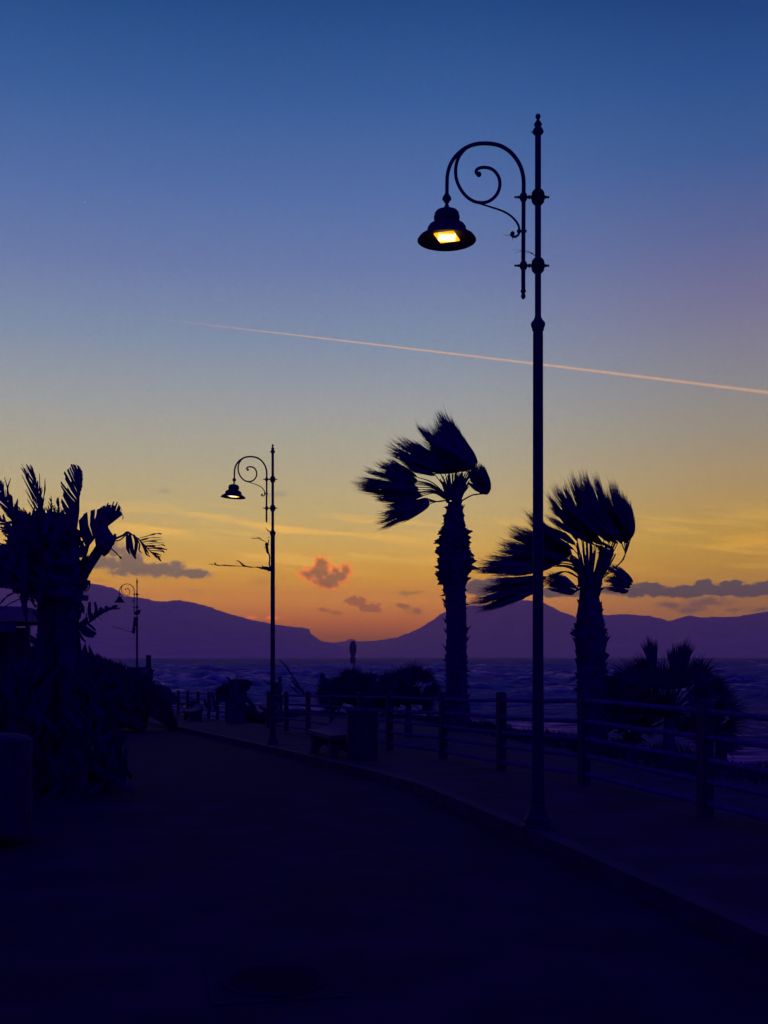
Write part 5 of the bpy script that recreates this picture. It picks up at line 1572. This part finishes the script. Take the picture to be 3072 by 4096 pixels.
# ------------------------------------------------------------------ person by the steps
def skin_mesh(name, V, Eg, Rd, m, parent, sub=2):
    me = bpy.data.meshes.new(name); me.from_pydata([tuple(v_) for v_ in V], Eg, [])
    me.materials.append(m)
    o = bpy.data.objects.new(name, me); COL.objects.link(o)
    o.parent = parent; o.matrix_parent_inverse = Matrix.Translation(parent.location).inverted()
    md = o.modifiers.new('skin', 'SKIN')
    for i, r_ in enumerate(Rd): me.skin_vertices[0].data[i].radius = (r_, r_) if isinstance(r_, float) else r_
    me.skin_vertices[0].data[0].use_root = True
    md.use_smooth_shade = True
    ss_ = o.modifiers.new('sub', 'SUBSURF'); ss_.levels = sub; ss_.render_levels = sub
    return o


DP = 47.0


def q_(x, y, yo=0.0):
    p = W(*zp(x, y), DP); p.y += yo; return p


gz_ = gh(DP) - .14
ft = q_(660, 1540)
root = thing('person', 'person in dark clothes standing beyond the fence behind the middle lamp, one arm stretched left', 'person', (ft.x, DP, gz_))
hip = q_(648, 1010); chest = q_(640, 720); neck = q_(650, 655); sh_l = q_(575, 668, -.05); sh_r = q_(690, 690, .16)
V = [hip, q_(645, 860), chest, neck, q_(672, 610), sh_l, q_(460, 645, -.12), q_(350, 640, -.15), q_(290, 595, -.16),
     sh_r, q_(715, 830, .2), q_(700, 960, .1),
     q_(618, 1040, -.08), q_(615, 1270, -.09), q_(612, 1480, -.05), q_(640, 1535, -.12),
     q_(690, 1040, .09), q_(715, 1270, .06), q_(690, 1480, .12), q_(720, 1535, .05)]
Eg = [(0, 1), (1, 2), (2, 3), (3, 4), (2, 5), (5, 6), (6, 7), (7, 8), (2, 9), (9, 10), (10, 11), (0, 12), (12, 13), (13, 14), (14, 15), (0, 16), (16, 17), (17, 18), (18, 19)]
Rd = [.13, .12, .15, .055, .06, .07, .045, .04, .03, .07, .045, .035, .085, .062, .045, .04, .085, .062, .045, .04]
body = skin_mesh('body', V, Eg, Rd, M['skin'], root)
hd_ = MB(); hc = q_(695, 545)
hd_.lathe([(.004, -.135), (.045, -.12), (.066, -.08), (.078, -.02), (.082, .03), (.072, .08), (.045, .115), (.004, .13)], tuple(hc), 14)
hd_.lathe([(.004, -.02), (.016, 0), (.004, .025)], (hc.x + .082, hc.y - .02, hc.z - .02), 6)   # nose
for e_ in (-.085, .085):
    hd_.lathe([(.004, -.03), (.014, 0), (.004, .03)], (hc.x - .01, hc.y + e_, hc.z - .01), 6)   # ears
hd_.build('head', M['skin'], root, smooth=True)
ha = MB(); hq = hc + Vector((-.018, 0, .025))
ha.lathe([(.01, -.07), (.085, -.05), (.098, 0), (.096, .05), (.07, .10), (.02, .125)], tuple(hq), 14, wob=lambda i, j: rnd(.94, 1.06))
ha.build('hair', M['cloth'], root, smooth=True)
# fingers of the outstretched hand
hb = q_(290, 595, -.16)
hn_ = MB()
for (ex, ey, r_) in ((215, 545, .010), (228, 560, .011), (222, 585, .011), (240, 600, .010), (275, 545, .011)):
    e3 = q_(ex, ey, -.16 + rnd(-.03, .03)); md_ = (hb + e3) / 2 + Vector((0, 0, .01))
    hn_.tube([hb, md_, e3], [r_ * 1.3, r_ * 1.1, r_ * .7], 6)
hn_.build('hand', M['skin'], root, smooth=True)
skin_mesh('jacket', [q_(645, 1020), q_(645, 860), q_(640, 715), sh_l, q_(460, 645, -.12), q_(352, 640, -.15), sh_r, q_(715, 830, .2), q_(704, 930, .12)],
          [(0, 1), (1, 2), (2, 3), (3, 4), (4, 5), (2, 6), (6, 7), (7, 8)], [.155, .145, .165, .09, .062, .055, .09, .06, .05], M['cloth'], root)
skin_mesh('trousers', [q_(648, 1000), q_(618, 1060, -.08), q_(615, 1270, -.09), q_(612, 1460, -.05), q_(690, 1060, .09), q_(715, 1270, .06), q_(690, 1460, .12)],
          [(0, 1), (1, 2), (2, 3), (0, 4), (4, 5), (5, 6)], [.145, .105, .078, .062, .105, .078, .062], M['cloth'], root)
sho = MB()
for q3 in (q_(625, 1525, -.08), q_(705, 1525, .08)):
    sho.lathe([(.01, -.13), (.045, -.10), (.05, 0), (.045, .10), (.01, .14)], (q3.x + .03, q3.y, gz_ + .045), 8, axis='X')
sho.build('shoes', M['skin'], root, smooth=True)

# ------------------------------------------------------------------ haze
hz = MB()
hz.box((-14000, -300, -9.5), (14000, HAZE_END, HAZE_TOP))
ho = hz.build('haze', bpy.data.materials.new('haze_air'))
ho['kind'] = 'stuff'
mz = ho.data.materials[0]; mz.use_nodes = True
mz.node_tree.nodes.clear()
pv = mz.node_tree.nodes.new('ShaderNodeVolumePrincipled')
pv.inputs['Color'].default_value = HAZE_COL + (1,)
pv.inputs['Density'].default_value = HAZE_DENS
pv.inputs['Anisotropy'].default_value = HAZE_G
oo = mz.node_tree.nodes.new('ShaderNodeOutputMaterial')
mz.node_tree.links.new(pv.outputs[0], oo.inputs['Volume'])
